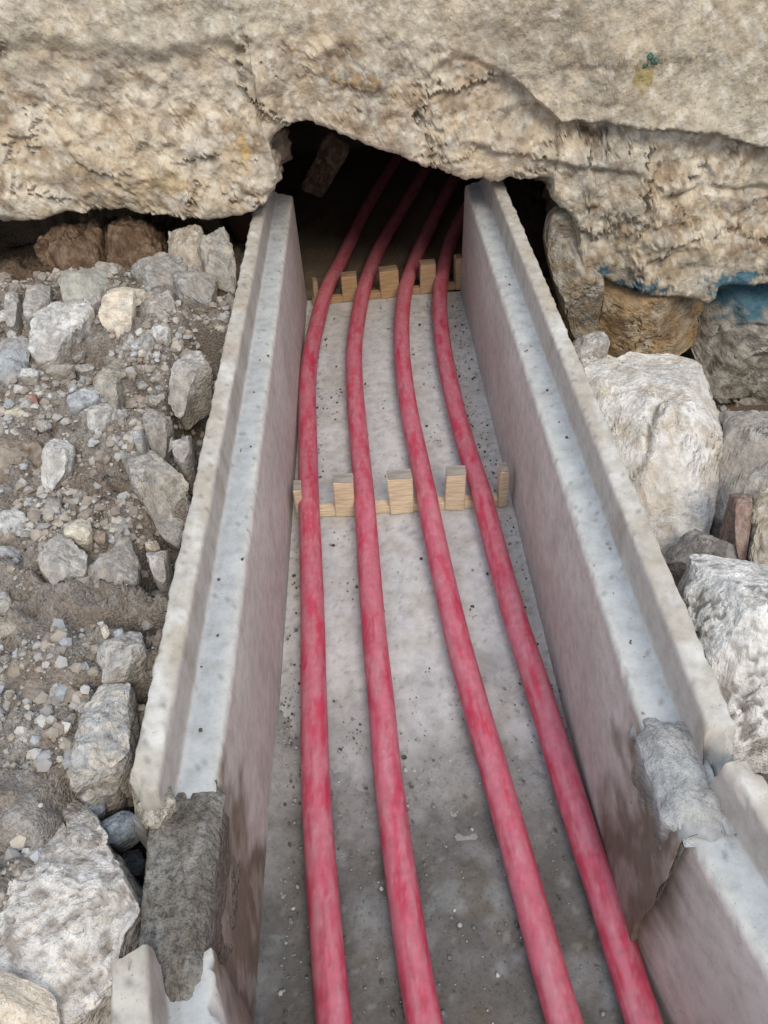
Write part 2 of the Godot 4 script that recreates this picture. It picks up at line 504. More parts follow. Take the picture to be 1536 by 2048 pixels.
	masonry("stone_block", "grey rubble block with blue paint at the right edge", Vector3(1.349, -0.127, -2.300), [-0.295, 0.146, -0.271, 0.282, -0.111, 0.305, 0.130, 0.257, 0.345, -0.319, 0.023, -0.273, -0.167, -0.194, -0.262, -0.005], 0.320, "bluerubble", 1.10)

func masonry(called: String, label: String, at: Vector3, pts: Array, height: float, tone: String, rough: float) -> void:
	var wall := get_node("foundation_wall")
	var flat := []
	for k in pts.size() / 2: flat.append_array([pts[2 * k], -pts[2 * k + 1]])
	var o := obj(called, blob(flat, 1.0, height, 110, 60, at.length() * 100, rough, tone), M.stone, wall)
	o.position = Vector3(at.x, at.y, -2.275 - height)
	o.rotation.x = PI / 2          # the stone's top faces out of the wall
	o.set_meta("label", label)

# ------------------------------------------------------------------ stones
var tones := {
	"pit": [Color(0.66, 0.615, 0.555), Color(0.75, 0.715, 0.67), Color(0.34, 0.29, 0.25)],
	"pit2": [Color(0.70, 0.68, 0.645), Color(0.79, 0.77, 0.74), Color(0.27, 0.24, 0.215)],
	"limestone": [Color(0.71, 0.675, 0.625), Color(0.79, 0.765, 0.73), Color(0.60, 0.52, 0.42)],
	"cream": [Color(0.74, 0.64, 0.51), Color(0.76, 0.70, 0.60), Color(0.60, 0.49, 0.39)],
	"pale": [Color(0.44, 0.43, 0.38), Color(0.48, 0.47, 0.43), Color(0.38, 0.36, 0.32)],
	"slate": [Color(0.21, 0.25, 0.29), Color(0.33, 0.36, 0.39), Color(0.12, 0.14, 0.16)],
	"mix": [Color(0.45, 0.45, 0.44), Color(0.62, 0.57, 0.50), Color(0.24, 0.22, 0.21)],
	"grey": [Color(0.44, 0.415, 0.385), Color(0.57, 0.55, 0.52), Color(0.29, 0.26, 0.23)],
	"dust": [Color(0.35, 0.32, 0.29), Color(0.45, 0.43, 0.40), Color(0.26, 0.225, 0.19)],
	"soil": [Color(0.26, 0.21, 0.165), Color(0.36, 0.31, 0.26), Color(0.19, 0.145, 0.11)],
	"tan": [Color(0.46, 0.39, 0.30), Color(0.56, 0.51, 0.43), Color(0.32, 0.26, 0.19)],
	"greytan": [Color(0.40, 0.385, 0.355), Color(0.50, 0.45, 0.37), Color(0.27, 0.24, 0.205)],
	"yellow": [Color(0.62, 0.56, 0.44), Color(0.70, 0.66, 0.56), Color(0.48, 0.42, 0.32)],
	"slabedge": [Color(0.38, 0.36, 0.33), Color(0.50, 0.46, 0.40), Color(0.27, 0.255, 0.245)],
	"white": [Color(0.60, 0.585, 0.56), Color(0.72, 0.71, 0.69), Color(0.34, 0.32, 0.295)],
	"blue": [Color(0.38, 0.40, 0.42), Color(0.54, 0.55, 0.56), Color(0.22, 0.23, 0.245)],
	"concrete": [Color(0.36, 0.34, 0.315), Color(0.47, 0.455, 0.43), Color(0.20, 0.185, 0.17)],
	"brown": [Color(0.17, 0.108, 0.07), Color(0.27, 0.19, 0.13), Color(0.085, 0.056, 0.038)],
	"brickred": [Color(0.42, 0.24, 0.19), Color(0.47, 0.30, 0.25), Color(0.33, 0.19, 0.15)],
	"darkgrey": [Color(0.26, 0.235, 0.22), Color(0.36, 0.335, 0.315), Color(0.165, 0.15, 0.14)],
	"redbrown": [Color(0.30, 0.20, 0.165), Color(0.38, 0.30, 0.26), Color(0.20, 0.135, 0.11)],
	"ochre": [Color(0.44, 0.30, 0.165), Color(0.50, 0.42, 0.31), Color(0.27, 0.205, 0.15)],
	"ochregrey": [Color(0.36, 0.29, 0.20), Color(0.46, 0.43, 0.38), Color(0.20, 0.185, 0.17)],
	"bluerubble": [Color(0.36, 0.33, 0.29), Color(0.50, 0.47, 0.42), Color(0.21, 0.185, 0.16)],
	"mortar": [Color(0.20, 0.18, 0.155), Color(0.28, 0.265, 0.24), Color(0.14, 0.12, 0.098)],
	"mortarpale": [Color(0.47, 0.47, 0.462), Color(0.57, 0.575, 0.57), Color(0.25, 0.24, 0.23)],
	"mortarcream": [Color(0.46, 0.42, 0.35), Color(0.56, 0.53, 0.47), Color(0.30, 0.265, 0.215)],
	"moss": [Color(0.07, 0.16, 0.12), Color(0.14, 0.26, 0.20), Color(0.03, 0.08, 0.07)],
	"lump": [Color(0.40, 0.385, 0.37), Color(0.55, 0.54, 0.52), Color(0.25, 0.225, 0.20)],
}

# a stone with the given outline (x, z pairs), its base at y = 0: a crown of broken facets over a steep flank
func blob(pts: Array, scale: float, height: float, nu: int, nv: int, sd: float, rough: float, tone: String, tilt := Vector2.ZERO, trim := 0) -> ArrayMesh:
	var rnd := RandomNumberGenerator.new()
	rnd.seed = int(sd * 977.0)
	var off := Vector3(rnd.randf() * 90.0, rnd.randf() * 90.0, rnd.randf() * 90.0)
	var n := pts.size() / 2
	var R := PackedFloat32Array()
	R.resize(nu)
	var mean := 0.0
	for i in nu:
		var a := TAU * i / nu
		var dir := Vector2(cos(a), sin(a))
		var far := 0.002
		for k in n:
			var p := Vector2(pts[2 * k], pts[2 * k + 1]) * scale
			var q := Vector2(pts[2 * ((k + 1) % n)], pts[2 * ((k + 1) % n) + 1]) * scale
			var e := q - p
			var den := dir.cross(e)
			if absf(den) < 1e-9: continue
			var t := p.cross(e) / den
			var u := p.cross(dir) / den
			if t > 0 and u >= -0.001 and u <= 1.001: far = maxf(far, t)
		R[i] = far
		mean += far / nu
	for k in trim:
		var a0 := rnd.randf() * TAU
		var far := mean * rnd.randf_range(0.92, 1.12)
		for i in nu:
			var ca := cos(TAU * i / nu - a0)
			if ca > 0.3: R[i] = minf(R[i], far / ca)
	for pass_no in 1:
		var S := R.duplicate()
		for i in nu: R[i] = 0.25 * S[(i + nu - 1) % nu] + 0.5 * S[i] + 0.25 * S[(i + 1) % nu]
	# three chipped planes that cut the crown
	var cuts := []
	for k in 6:
		var a := rnd.randf() * TAU
		var s := rnd.randf_range(0.15, 1.2)
		cuts.append([cos(a) * s, sin(a) * s, height + mean * s * rnd.randf_range(0.1, 0.62)])
	var T: Array = tones[tone]
	var dusty := tone in ["grey", "dust", "soil", "white", "tan", "greytan", "slabedge", "mix", "concrete", "blue", "yellow"]
	var pitted := tone.begins_with("pit")
	var k1 := 1.5 / mean
	var P := PackedVector3Array()
	var C := PackedColorArray()
	P.resize(nu * nv)
	C.resize(nu * nv)
	var small := ss(0.11, 0.05, mean)
	var bev := 0.15 + 0.10 * small
	var bh := minf(height * (0.45 + 0.2 * small), mean * (0.30 + 0.35 * small))
	var amp := mean * rough
	for j in nv:
		var s := float(j) / (nv - 1)
		for i in nu:
			var a := TAU * i / nu
			var r := 0.0
			var y := height
			var up := 1.0
			if s < 0.55:
				r = (1.0 - bev) * s / 0.55
			elif s < 0.8:
				var q := (s - 0.55) / 0.25 * PI / 2
				r = 1.0 - bev + bev * sin(q)
				y -= bh * (1.0 - cos(q))
				up = cos(q)
			else:
				r = 1.0 + (0.03 - 0.25 * small) * (s - 0.8) / 0.2
				y = lerpf(height - bh, 0.0, (s - 0.8) / 0.2)
				up = 0.0
			var rad := R[i] * r
			if r < 1.0: rad = lerpf(mean * r, rad, ss(0.0, 0.7, r))
			var p := Vector3(cos(a) * rad, y, sin(a) * rad)
			for c in cuts: p.y = minf(p.y, maxf(c[2] + c[0] * p.x + c[1] * p.z, y * 0.45))
			p.y += (tilt.x * p.x + tilt.y * p.z) * (y / height)
			var q := p * k1 + off
			var d := 0.10 * f3(q * 0.7) + 0.06 * ce.get_noise_3dv(q * 1.0) + 0.036 * f3(q * 2.9) - 0.05 * maxf(0.0, rg.get_noise_3dv(q * 0.9)) + 0.012 * ce.get_noise_3dv(q * 3.0)
			d *= amp
			d += (0.0016 * f2(p * 45.0 + off) * (0.4 + rough) + 0.0010 * f2(p * 52.0 + off)) * minf(1.0, mean * 20.0)
			var hole := 0.0
			if pitted:
				var area := ss(-0.05, 0.25, f3(p * 6.0 + off)) if tone == "pit2" else 0.5
				hole = ss(0.30, 0.52, f2(p * 46.0 + off * 2.0) + 0.35 * area) * (0.4 + 0.6 * area)
				d -= hole * 0.0035
			if tone == "limestone": d -= 0.012 * ss(0.014, 0.0, absf(p.x * 0.80 + p.z * 0.60 - 0.035 + 0.03 * f3(p * 9.0))) * ss(-0.02, 0.06, p.z)
			var out := Vector3(cos(a) * (1.0 - up), up, sin(a) * (1.0 - up)).normalized()
			p += out * d * minf(1.0, 0.25 + y / height)
			P[i + j * nu] = p
			var col: Color = T[0].lerp(T[1], ss(-0.12, 0.3, f3(q * 1.3 + Vector3(5, 5, 5))))
			col = col.lerp(T[2], ss(0.10, 0.42, f3(q * 1.9 + Vector3(1, 9, 4)) + 0.3 * f2(p * 52.0 + off)) * 0.75)
			col = col.lerp(T[1] * 1.05, ss(0.25, 0.45, f2(p * 52.0)) * 0.6)
			if dusty:
				col = col.lerp(Color(0.37, 0.325, 0.28), ss(0.75, 0.35, y / height + 0.6 * f3(p * 12.0 + off)) * 0.9)
				col = col.lerp(Color(0.40, 0.355, 0.31), ss(-0.05, 0.3, f3(p * 9.0 + off * 1.7)) * 0.55)
			if pitted: col = col.lerp(T[2] * 0.8, hole * 0.85)
			if tone == "limestone":
				var line := absf(p.x * 0.80 + p.z * 0.60 - 0.035 + 0.03 * f3(p * 9.0))
				col = col.lerp(Color(0.36, 0.30, 0.235), ss(0.011, 0.002, line) * ss(-0.02, 0.06, p.z) * 0.8)
				col = col.lerp(Color(0.55, 0.475, 0.39), ss(0.0, 0.03, p.x * 0.80 + p.z * 0.60 - 0.035) * ss(0.0, 0.3, f3(p * 8.0 + off)) * 0.7)
			if tone == "bluerubble" and p.z < 0.0:
				col = col.lerp(Color(0.04, 0.17, 0.25), ss(0.9, 0.5, Vector2((p.x + 0.10) / 0.22, (p.z + 0.19) / 0.10).length() + 0.6 * f2(p * 22.0)) * 0.85)
			C[i + j * nu] = col
	return grid(P, C, nu, nv, true, true)

func stone(called: String, label: String, at: Vector3, pts: Array, height: float, tone: String, rough: float, tilt: Vector2) -> MeshInstance3D:
	var size := 0.0
	for k in pts.size() / 2: size = maxf(size, Vector2(pts[2 * k], pts[2 * k + 1]).length())
	var nu := clampi(roundi(size * TAU / 0.0065), 30, 190)
	var nv := clampi(roundi((size + height) * 1.3 / 0.0065), 20, 100)
	var o := obj(called, blob(pts, 1.0, height, nu, nv, at.length() * 131.0 + at.x * 17.0, rough, tone, tilt), M.stone)
	o.position = at
	put(o, label, called.get_slice("_", called.get_slice_count("_") - 1).replace("flake", "stone"))
	return o

func stones() -> void:
	stone("limestone_boulder", "large pitted white limestone boulder at the lower left, beside the near trough lip", Vector3(-0.450, 0.160, -0.405), [-0.109, -0.124, -0.033, -0.152, 0.022, -0.141, 0.071, -0.087, 0.151, 0.022, 0.133, 0.055, 0.128, 0.098, 0.093, 0.137, -0.049, 0.130, -0.141, 0.003], 0.240, "pit", 0.45, Vector2(0.00, 0.00))
	stone("stone", "smooth cream stone corner under the big white boulder at the bottom left edge", Vector3(-0.432, 0.280, -0.286), [-0.063, -0.039, 0.001, -0.029, 0.055, -0.009, 0.072, 0.027, -0.038, 0.030], 0.150, "cream", 0.50, Vector2(0.00, 0.00))
	stone("slate_flake", "blue grey jagged slate flake lying beside the mortared trough joint", Vector3(-0.370, 0.300, -0.506), [-0.032, -0.003, 0.002, -0.023, 0.032, -0.009, 0.023, 0.009, -0.002, 0.024, -0.027, 0.011], 0.045, "slate", 0.80, Vector2(0.00, 0.00))
	stone("slate_flake", "small dark slate flake wedged between the soil and the jagged blue flake", Vector3(-0.417, 0.300, -0.532), [-0.025, -0.004, 0.010, -0.019, 0.024, -0.004, 0.011, 0.014, -0.012, 0.018], 0.040, "slate", 0.80, Vector2(0.00, 0.00))
	stone("stone", "small blue grey stone deep in the gap between white boulder and mortar pier", Vector3(-0.377, 0.140, -0.506), [-0.020, -0.015, 0.002, -0.021, 0.018, 0.000, 0.015, 0.019, -0.008, 0.018], 0.100, "slate", 0.60, Vector2(0.00, 0.00))
	stone("rubble_stone", "cream and grey rubble lump with one dark brown spot beside the trough lip", Vector3(-0.396, 0.280, -0.617), [-0.027, -0.075, 0.026, -0.072, 0.041, 0.035, 0.024, 0.065, -0.028, 0.080, -0.030, 0.046, -0.037, -0.016], 0.135, "mix", 0.95, Vector2(0.00, 0.00))
	stone("rubble_stone", "round pale grey rubble lump just above the cream and grey one", Vector3(-0.400, 0.300, -0.743), [-0.036, -0.011, -0.021, -0.052, 0.021, -0.045, 0.039, 0.002, 0.033, 0.025, 0.014, 0.047, -0.012, 0.058, -0.030, 0.021], 0.120, "grey", 1.10, Vector2(0.00, 0.00))
	stone("stone_slab", "broad brownish slab half buried in the soil at the left edge", Vector3(-0.564, 0.300, -0.745), [-0.092, -0.085, -0.015, -0.095, 0.052, -0.089, 0.073, -0.028, 0.064, 0.062, 0.032, 0.113, -0.022, 0.121], 0.075, "soil", 0.70, Vector2(0.00, 0.00))
	stone("stone", "flat tan stone at the left edge above the half buried slab", Vector3(-0.605, 0.330, -0.814), [-0.030, -0.021, 0.014, -0.018, 0.033, 0.002, 0.015, 0.021, -0.016, 0.021], 0.070, "tan", 0.80, Vector2(0.00, 0.00))
	stone("stone", "angular grey stone touching the left edge, above the flat tan one", Vector3(-0.618, 0.330, -0.857), [-0.026, -0.018, 0.007, -0.023, 0.021, -0.007, 0.021, 0.022, -0.013, 0.021], 0.075, "grey", 0.90, Vector2(0.00, 0.00))
	stone("rubble_stone", "layered grey clod right below the pale yellow stone", Vector3(-0.546, 0.330, -0.954), [-0.050, -0.045, -0.020, -0.055, 0.036, -0.021, 0.045, 0.034, 0.006, 0.060, -0.021, 0.034], 0.085, "grey", 1.00, Vector2(0.00, 0.00))
	stone("rubble_stone", "broad flat grey clod level with the soil, right of the layered clod", Vector3(-0.464, 0.320, -0.955), [-0.054, -0.027, -0.024, -0.058, 0.020, -0.063, 0.043, -0.009, 0.050, 0.047, -0.000, 0.065, -0.038, 0.033], 0.075, "dust", 1.00, Vector2(0.00, 0.00))
	stone("stone", "pale yellow knobbly stone lying on the soil", Vector3(-0.530, 0.360, -1.016), [-0.028, -0.007, -0.014, -0.025, 0.017, -0.020, 0.028, 0.008, 0.013, 0.027, -0.020, 0.016], 0.050, "yellow", 1.00, Vector2(0.00, 0.00))
	stone("stone", "brown pebble touching the pale yellow stone", Vector3(-0.496, 0.360, -1.013), [-0.016, -0.011, -0.000, -0.018, 0.014, 0.000, 0.010, 0.017, -0.006, 0.013], 0.035, "soil", 0.70, Vector2(0.00, 0.00))
	stone("stone_slab", "long tilted slab with a pale edge leaning by the trough lip", Vector3(-0.430, 0.310, -1.154), [-0.112, -0.182, -0.063, -0.113, -0.011, -0.066, 0.063, -0.000, 0.068, 0.067, 0.061, 0.140, 0.024, 0.105, -0.026, 0.028, -0.068, -0.063], 0.110, "slabedge", 0.90, Vector2(-0.12, 0.00))
	stone("rubble_stone", "knobbly whitish lump left of the long tilted slab", Vector3(-0.624, 0.340, -1.229), [-0.021, 0.054, -0.027, -0.028, -0.015, -0.068, 0.018, -0.050, 0.031, -0.007, 0.024, 0.041, -0.002, 0.068], 0.080, "white", 0.95, Vector2(0.00, 0.00))
	stone("stone", "rounded grey stone squeezed against the trough lip above the tilted slab's end", Vector3(-0.380, 0.320, -1.229), [-0.024, -0.026, 0.008, -0.054, 0.021, 0.027, 0.010, 0.055, -0.014, 0.027], 0.100, "grey", 0.90, Vector2(0.00, 0.00))
	stone("stone", "light grey stone with pointed top at the left, above the whitish lump", Vector3(-0.567, 0.340, -1.366), [-0.037, -0.029, 0.013, -0.059, 0.033, -0.007, 0.014, 0.064, -0.019, 0.044], 0.080, "grey", 1.00, Vector2(0.00, 0.00))
	stone("rubble_stone", "clod with a dark broken side overhanging the gap at the trough", Vector3(-0.409, 0.300, -1.499), [-0.043, 0.053, -0.020, -0.060, 0.026, -0.070, 0.052, -0.004, 0.008, 0.039, -0.016, 0.090], 0.130, "grey", 0.95, Vector2(0.00, 0.00))
	stone("stone", "stone with tan underside standing in the middle of the rubble", Vector3(-0.576, 0.330, -1.476), [-0.029, 0.028, -0.010, -0.112, 0.022, -0.033, 0.029, 0.054, -0.001, 0.088], 0.100, "greytan", 1.00, Vector2(0.00, 0.00))
	stone("rubble_stone", "large blue grey crumbling lump at the left edge", Vector3(-0.844, 0.280, -1.625), [-0.077, -0.020, -0.040, -0.156, -0.008, -0.208, 0.051, -0.055, 0.072, 0.083, 0.051, 0.166, -0.016, 0.159], 0.160, "blue", 0.95, Vector2(0.00, 0.00))
	stone("rubble_stone", "long knobbly whitish lump below the pale flat slab", Vector3(-0.731, 0.340, -1.731), [-0.053, 0.115, -0.078, -0.009, -0.061, -0.077, -0.012, -0.082, -0.001, -0.160, 0.067, -0.151, 0.067, -0.016, 0.049, 0.059, 0.024, 0.102, 0.013, 0.166, -0.025, 0.172], 0.120, "white", 1.10, Vector2(0.00, 0.00))
	stone("stone", "cream wedge with a clean flat face at the top of the rubble", Vector3(-0.603, 0.360, -1.821), [-0.050, 0.083, -0.047, -0.052, 0.010, -0.158, 0.069, -0.075, 0.028, -0.010, 0.032, 0.122, 0.017, 0.163, -0.035, 0.114], 0.095, "cream", 0.45, Vector2(0.05, 0.22))
	stone("stone_slab", "pale flat grey slab tipped up below the brown rocks", Vector3(-0.724, 0.340, -1.947), [-0.066, 0.013, -0.053, -0.119, 0.041, -0.122, 0.074, 0.003, 0.048, 0.094, -0.006, 0.140, -0.034, 0.136], 0.115, "pale", 0.40, Vector2(0.00, 0.35))
	stone("stone", "thin grey pointed shard at the left end under the wall", Vector3(-0.891, 0.330, -1.848), [0.001, 0.085, -0.027, -0.082, -0.023, -0.116, 0.020, 0.005, 0.024, 0.087], 0.120, "grey", 0.80, Vector2(0.00, 0.00))
	stone("stone", "wider grey pointed shard right of the thin shard", Vector3(-0.833, 0.330, -1.876), [-0.016, 0.093, -0.033, -0.096, -0.006, -0.121, 0.034, 0.021, 0.031, 0.098], 0.120, "grey", 0.80, Vector2(0.00, 0.00))
	stone("rubble_stone", "dark gravelly cement lump behind the cream wedge", Vector3(-0.559, 0.350, -2.007), [-0.085, -0.026, -0.055, -0.097, 0.078, -0.016, 0.081, 0.056, -0.008, 0.088], 0.090, "concrete", 1.00, Vector2(0.00, 0.00))
	stone("rubble_stone", "ragged cement lump beside the upper trough lip", Vector3(-0.449, 0.340, -1.929), [-0.070, -0.035, 0.031, -0.108, 0.053, 0.004, 0.043, 0.092, -0.030, 0.082], 0.100, "concrete", 1.00, Vector2(0.00, 0.00))
	stone("stone", "rounded tan stone under the wall edge near the trough", Vector3(-0.509, 0.340, -2.155), [-0.053, 0.046, -0.058, -0.080, -0.011, -0.112, 0.048, -0.068, 0.062, 0.094, -0.028, 0.097], 0.110, "tan", 0.90, Vector2(0.00, 0.00))
	stone("rubble_stone", "grey upright chunk between tan stone and trough lip", Vector3(-0.414, 0.340, -2.109), [-0.051, -0.005, -0.050, -0.185, -0.015, -0.206, 0.058, 0.068, 0.063, 0.195, -0.017, 0.125], 0.120, "greytan", 0.95, Vector2(0.00, 0.00))
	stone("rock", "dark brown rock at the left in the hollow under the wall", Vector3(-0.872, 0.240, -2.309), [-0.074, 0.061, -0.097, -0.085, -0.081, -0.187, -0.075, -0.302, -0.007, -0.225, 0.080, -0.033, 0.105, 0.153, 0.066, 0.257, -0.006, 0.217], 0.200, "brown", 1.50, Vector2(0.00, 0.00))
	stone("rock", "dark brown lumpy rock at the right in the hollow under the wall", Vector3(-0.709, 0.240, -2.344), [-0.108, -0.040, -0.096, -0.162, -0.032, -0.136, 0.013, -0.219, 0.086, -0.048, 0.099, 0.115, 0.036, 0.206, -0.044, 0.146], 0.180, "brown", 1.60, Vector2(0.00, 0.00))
	stone("stone", "thin curved grey flake near the left edge below the whitish lump", Vector3(-0.753, 0.340, -1.532), [-0.056, -0.081, 0.016, -0.018, 0.054, 0.051, 0.024, 0.061, -0.025, 0.006], 0.065, "grey", 0.80, Vector2(0.00, 0.00))
	stone("stone", "small cream stone near the left edge among crumbs", Vector3(-0.758, 0.350, -1.398), [-0.030, -0.011, 0.007, -0.033, 0.030, 0.019, -0.010, 0.029], 0.060, "yellow", 0.90, Vector2(0.00, 0.00))
	stone("stone", "tiny reddish brick crumb near the left edge", Vector3(-0.730, 0.360, -1.435), [-0.016, -0.016, 0.005, -0.018, 0.015, 0.019, -0.004, 0.017], 0.050, "brickred", 0.60, Vector2(0.00, 0.00))
	stone("stone", "grey stone half sunk right below the cement lump by the lip", Vector3(-0.522, 0.340, -1.811), [-0.055, -0.035, 0.025, -0.062, 0.047, 0.025, 0.017, 0.064, -0.025, 0.047], 0.090, "grey", 1.10, Vector2(0.00, 0.00))
	stone("stone", "small whitish stone in the middle of the gravel near the wedge", Vector3(-0.496, 0.360, -1.680), [-0.027, -0.001, -0.008, -0.052, 0.024, -0.014, 0.021, 0.039, -0.011, 0.038], 0.065, "white", 0.90, Vector2(0.00, 0.00))
	stone("stone", "small white stone just below the tip of the cream wedge", Vector3(-0.574, 0.360, -1.667), [-0.025, -0.024, 0.001, -0.038, 0.023, 0.019, 0.003, 0.043], 0.060, "white", 0.90, Vector2(0.00, 0.00))
	stone("stone", "low grey stone with dust left of the small whitish stone", Vector3(-0.527, 0.350, -1.625), [-0.043, -0.014, 0.001, -0.038, 0.048, 0.006, 0.011, 0.035, -0.028, 0.022], 0.060, "dust", 1.00, Vector2(0.00, 0.00))
	stone("stone", "pale grey stone leaning on the trough lip halfway down", Vector3(-0.381, 0.300, -0.939), [-0.025, -0.025, 0.011, -0.032, 0.017, 0.043, -0.004, 0.029], 0.100, "grey", 1.00, Vector2(0.00, 0.00))
	stone("stone", "round cream pebble in the dark gap by the trough lip", Vector3(-0.410, 0.300, -1.007), [-0.014, -0.008, 0.001, -0.017, 0.015, 0.002, 0.007, 0.016, -0.008, 0.012], 0.070, "tan", 0.60, Vector2(0.00, 0.00))
	stone("stone", "small blue grey pebble above the round pale lump", Vector3(-0.412, 0.370, -0.784), [-0.012, -0.008, 0.002, -0.013, 0.011, 0.007, -0.001, 0.014], 0.030, "blue", 0.50, Vector2(0.00, 0.00))
	stone("stone", "small cream pebble left of the blue grey pebble", Vector3(-0.434, 0.370, -0.789), [-0.009, -0.007, 0.000, -0.012, 0.009, 0.005, 0.001, 0.014], 0.030, "yellow", 0.50, Vector2(0.00, 0.00))
	stone("stone", "pale blue flat shard lying on the soil below the layered clod", Vector3(-0.529, 0.365, -0.875), [-0.018, 0.011, 0.005, -0.020, 0.013, -0.004, 0.005, 0.013], 0.023, "blue", 0.30, Vector2(0.00, 0.00))
	stone("stone", "flat pale blue flake at the left edge beside the layered clod", Vector3(-0.654, 0.365, -0.991), [-0.032, -0.012, 0.029, -0.011, 0.031, 0.010, -0.023, 0.014], 0.023, "blue", 0.30, Vector2(0.00, 0.00))
	stone("stone", "flat buried stone with brownish dusty top in the upper rubble", Vector3(-0.732, 0.310, -1.271), [-0.068, -0.032, -0.031, -0.091, 0.024, -0.082, 0.068, -0.002, 0.045, 0.074, -0.024, 0.098], 0.090, "soil", 1.00, Vector2(0.00, 0.00))
	stone("stone", "grey flake beside the flat dusty stone and the soil crest", Vector3(-0.604, 0.355, -1.107), [-0.020, -0.019, 0.000, -0.034, 0.021, 0.010, 0.007, 0.036, -0.013, 0.013], 0.035, "dust", 0.90, Vector2(0.00, 0.00))
	stone("rubble_stone", "crumbly pale patch of cement at the left edge above the blue flake", Vector3(-0.679, 0.330, -1.066), [-0.051, -0.027, 0.006, -0.052, 0.046, -0.005, 0.043, 0.040, -0.027, 0.043], 0.060, "white", 0.95, Vector2(0.00, 0.00))
	stone("rubble_stone", "pitted grey lump with a dark hole at the left edge near the boulder", Vector3(-0.506, 0.310, -0.620), [-0.035, -0.026, -0.001, -0.027, 0.030, -0.001, 0.032, 0.026, 0.002, 0.028, -0.022, 0.011], 0.085, "dust", 0.95, Vector2(0.00, 0.00))
	stone("stone", "narrow grey stone upright by the lip above the tilted slab", Vector3(-0.465, 0.340, -1.251), [-0.020, -0.026, 0.001, -0.040, 0.018, 0.042, 0.002, 0.036], 0.090, "blue", 0.60, Vector2(0.00, 0.00))
	stone("stone", "grey stone crusted with soil between the two gaps at the lip", Vector3(-0.450, 0.330, -1.329), [-0.035, -0.018, 0.001, -0.078, 0.028, -0.012, 0.018, 0.080, -0.009, 0.053], 0.080, "dust", 1.10, Vector2(0.00, 0.00))
	stone("stone", "dark grey broken stone below the cream and grey lump", Vector3(-0.404, 0.280, -0.553), [-0.036, -0.002, 0.005, -0.014, 0.030, -0.019, 0.026, 0.003, -0.010, 0.021], 0.080, "concrete", 1.00, Vector2(0.00, 0.00))
	stone("limestone_boulder", "big white limestone boulder with a diagonal crack, right of the trough", Vector3(0.631, 0.020, -1.483), [-0.115, -0.267, -0.016, -0.273, 0.039, -0.307, 0.160, -0.316, 0.196, -0.256, 0.197, -0.150, 0.171, -0.023, 0.129, 0.108, 0.059, 0.288, 0.016, 0.363, -0.070, 0.382, -0.110, 0.349, -0.157, 0.170, -0.185, -0.060], 0.280, "limestone", 0.55, Vector2(-0.05, 0.10))
	stone("limestone_block", "white block with dark pitted holes at the right edge beside the lip", Vector3(0.554, 0.200, -0.752), [-0.061, -0.151, -0.010, -0.141, 0.072, -0.126, 0.150, -0.108, 0.030, 0.157, -0.038, 0.146, -0.082, 0.159, -0.113, 0.153, -0.100, 0.054, -0.099, -0.022], 0.220, "pit2", 0.60, Vector2(0.00, 0.00))
	stone("stone_slab", "grey dusty flat stone behind the big white limestone boulder", Vector3(0.885, 0.060, -1.406), [-0.062, -0.144, 0.070, -0.171, 0.186, -0.146, 0.064, 0.125, -0.088, 0.177, -0.180, 0.193], 0.180, "dust", 0.80, Vector2(0.00, 0.00))
	stone("stone", "dark grey flat stone below the big white boulder", Vector3(0.618, 0.120, -1.064), [-0.081, -0.013, 0.008, -0.051, 0.061, -0.043, 0.068, 0.013, 0.041, 0.049, -0.023, 0.043, -0.078, 0.020], 0.120, "darkgrey", 0.70, Vector2(0.00, 0.00))
	stone("stone", "long reddish brown sliver standing between stones at the right edge", Vector3(0.682, 0.140, -1.095), [-0.005, -0.053, 0.031, -0.083, 0.037, -0.064, 0.009, 0.021, -0.019, 0.106, -0.027, 0.062, -0.022, 0.007], 0.160, "redbrown", 0.60, Vector2(0.00, 0.00))
	stone("stone", "long grey brown stick of stone leaning above the reddish sliver", Vector3(0.746, 0.200, -1.184), [-0.033, 0.018, 0.034, -0.059, 0.048, -0.049, -0.015, 0.045, -0.042, 0.058], 0.090, "dust", 0.60, Vector2(0.00, 0.00))
	stone("stone", "pale tan stone at the right edge above the pitted block", Vector3(0.758, 0.120, -1.059), [-0.051, -0.065, 0.008, -0.092, 0.101, -0.069, 0.028, 0.092, -0.094, 0.078], 0.180, "tan", 0.90, Vector2(0.00, 0.00))
	stone("rubble_stone", "small grey clump of rubble at the upper end of the big white boulder", Vector3(0.543, 0.120, -1.733), [-0.041, -0.027, 0.026, -0.049, 0.051, -0.011, 0.030, 0.035, -0.044, 0.045], 0.180, "grey", 1.10, Vector2(0.00, 0.00))
	stone("rubble_stone", "mortar crusted rubble lump in the dark pit below the pitted block", Vector3(0.548, 0.100, -0.648), [-0.039, -0.024, 0.010, -0.028, 0.046, -0.001, 0.018, 0.032, -0.032, 0.020], 0.140, "concrete", 1.00, Vector2(0.00, 0.00))

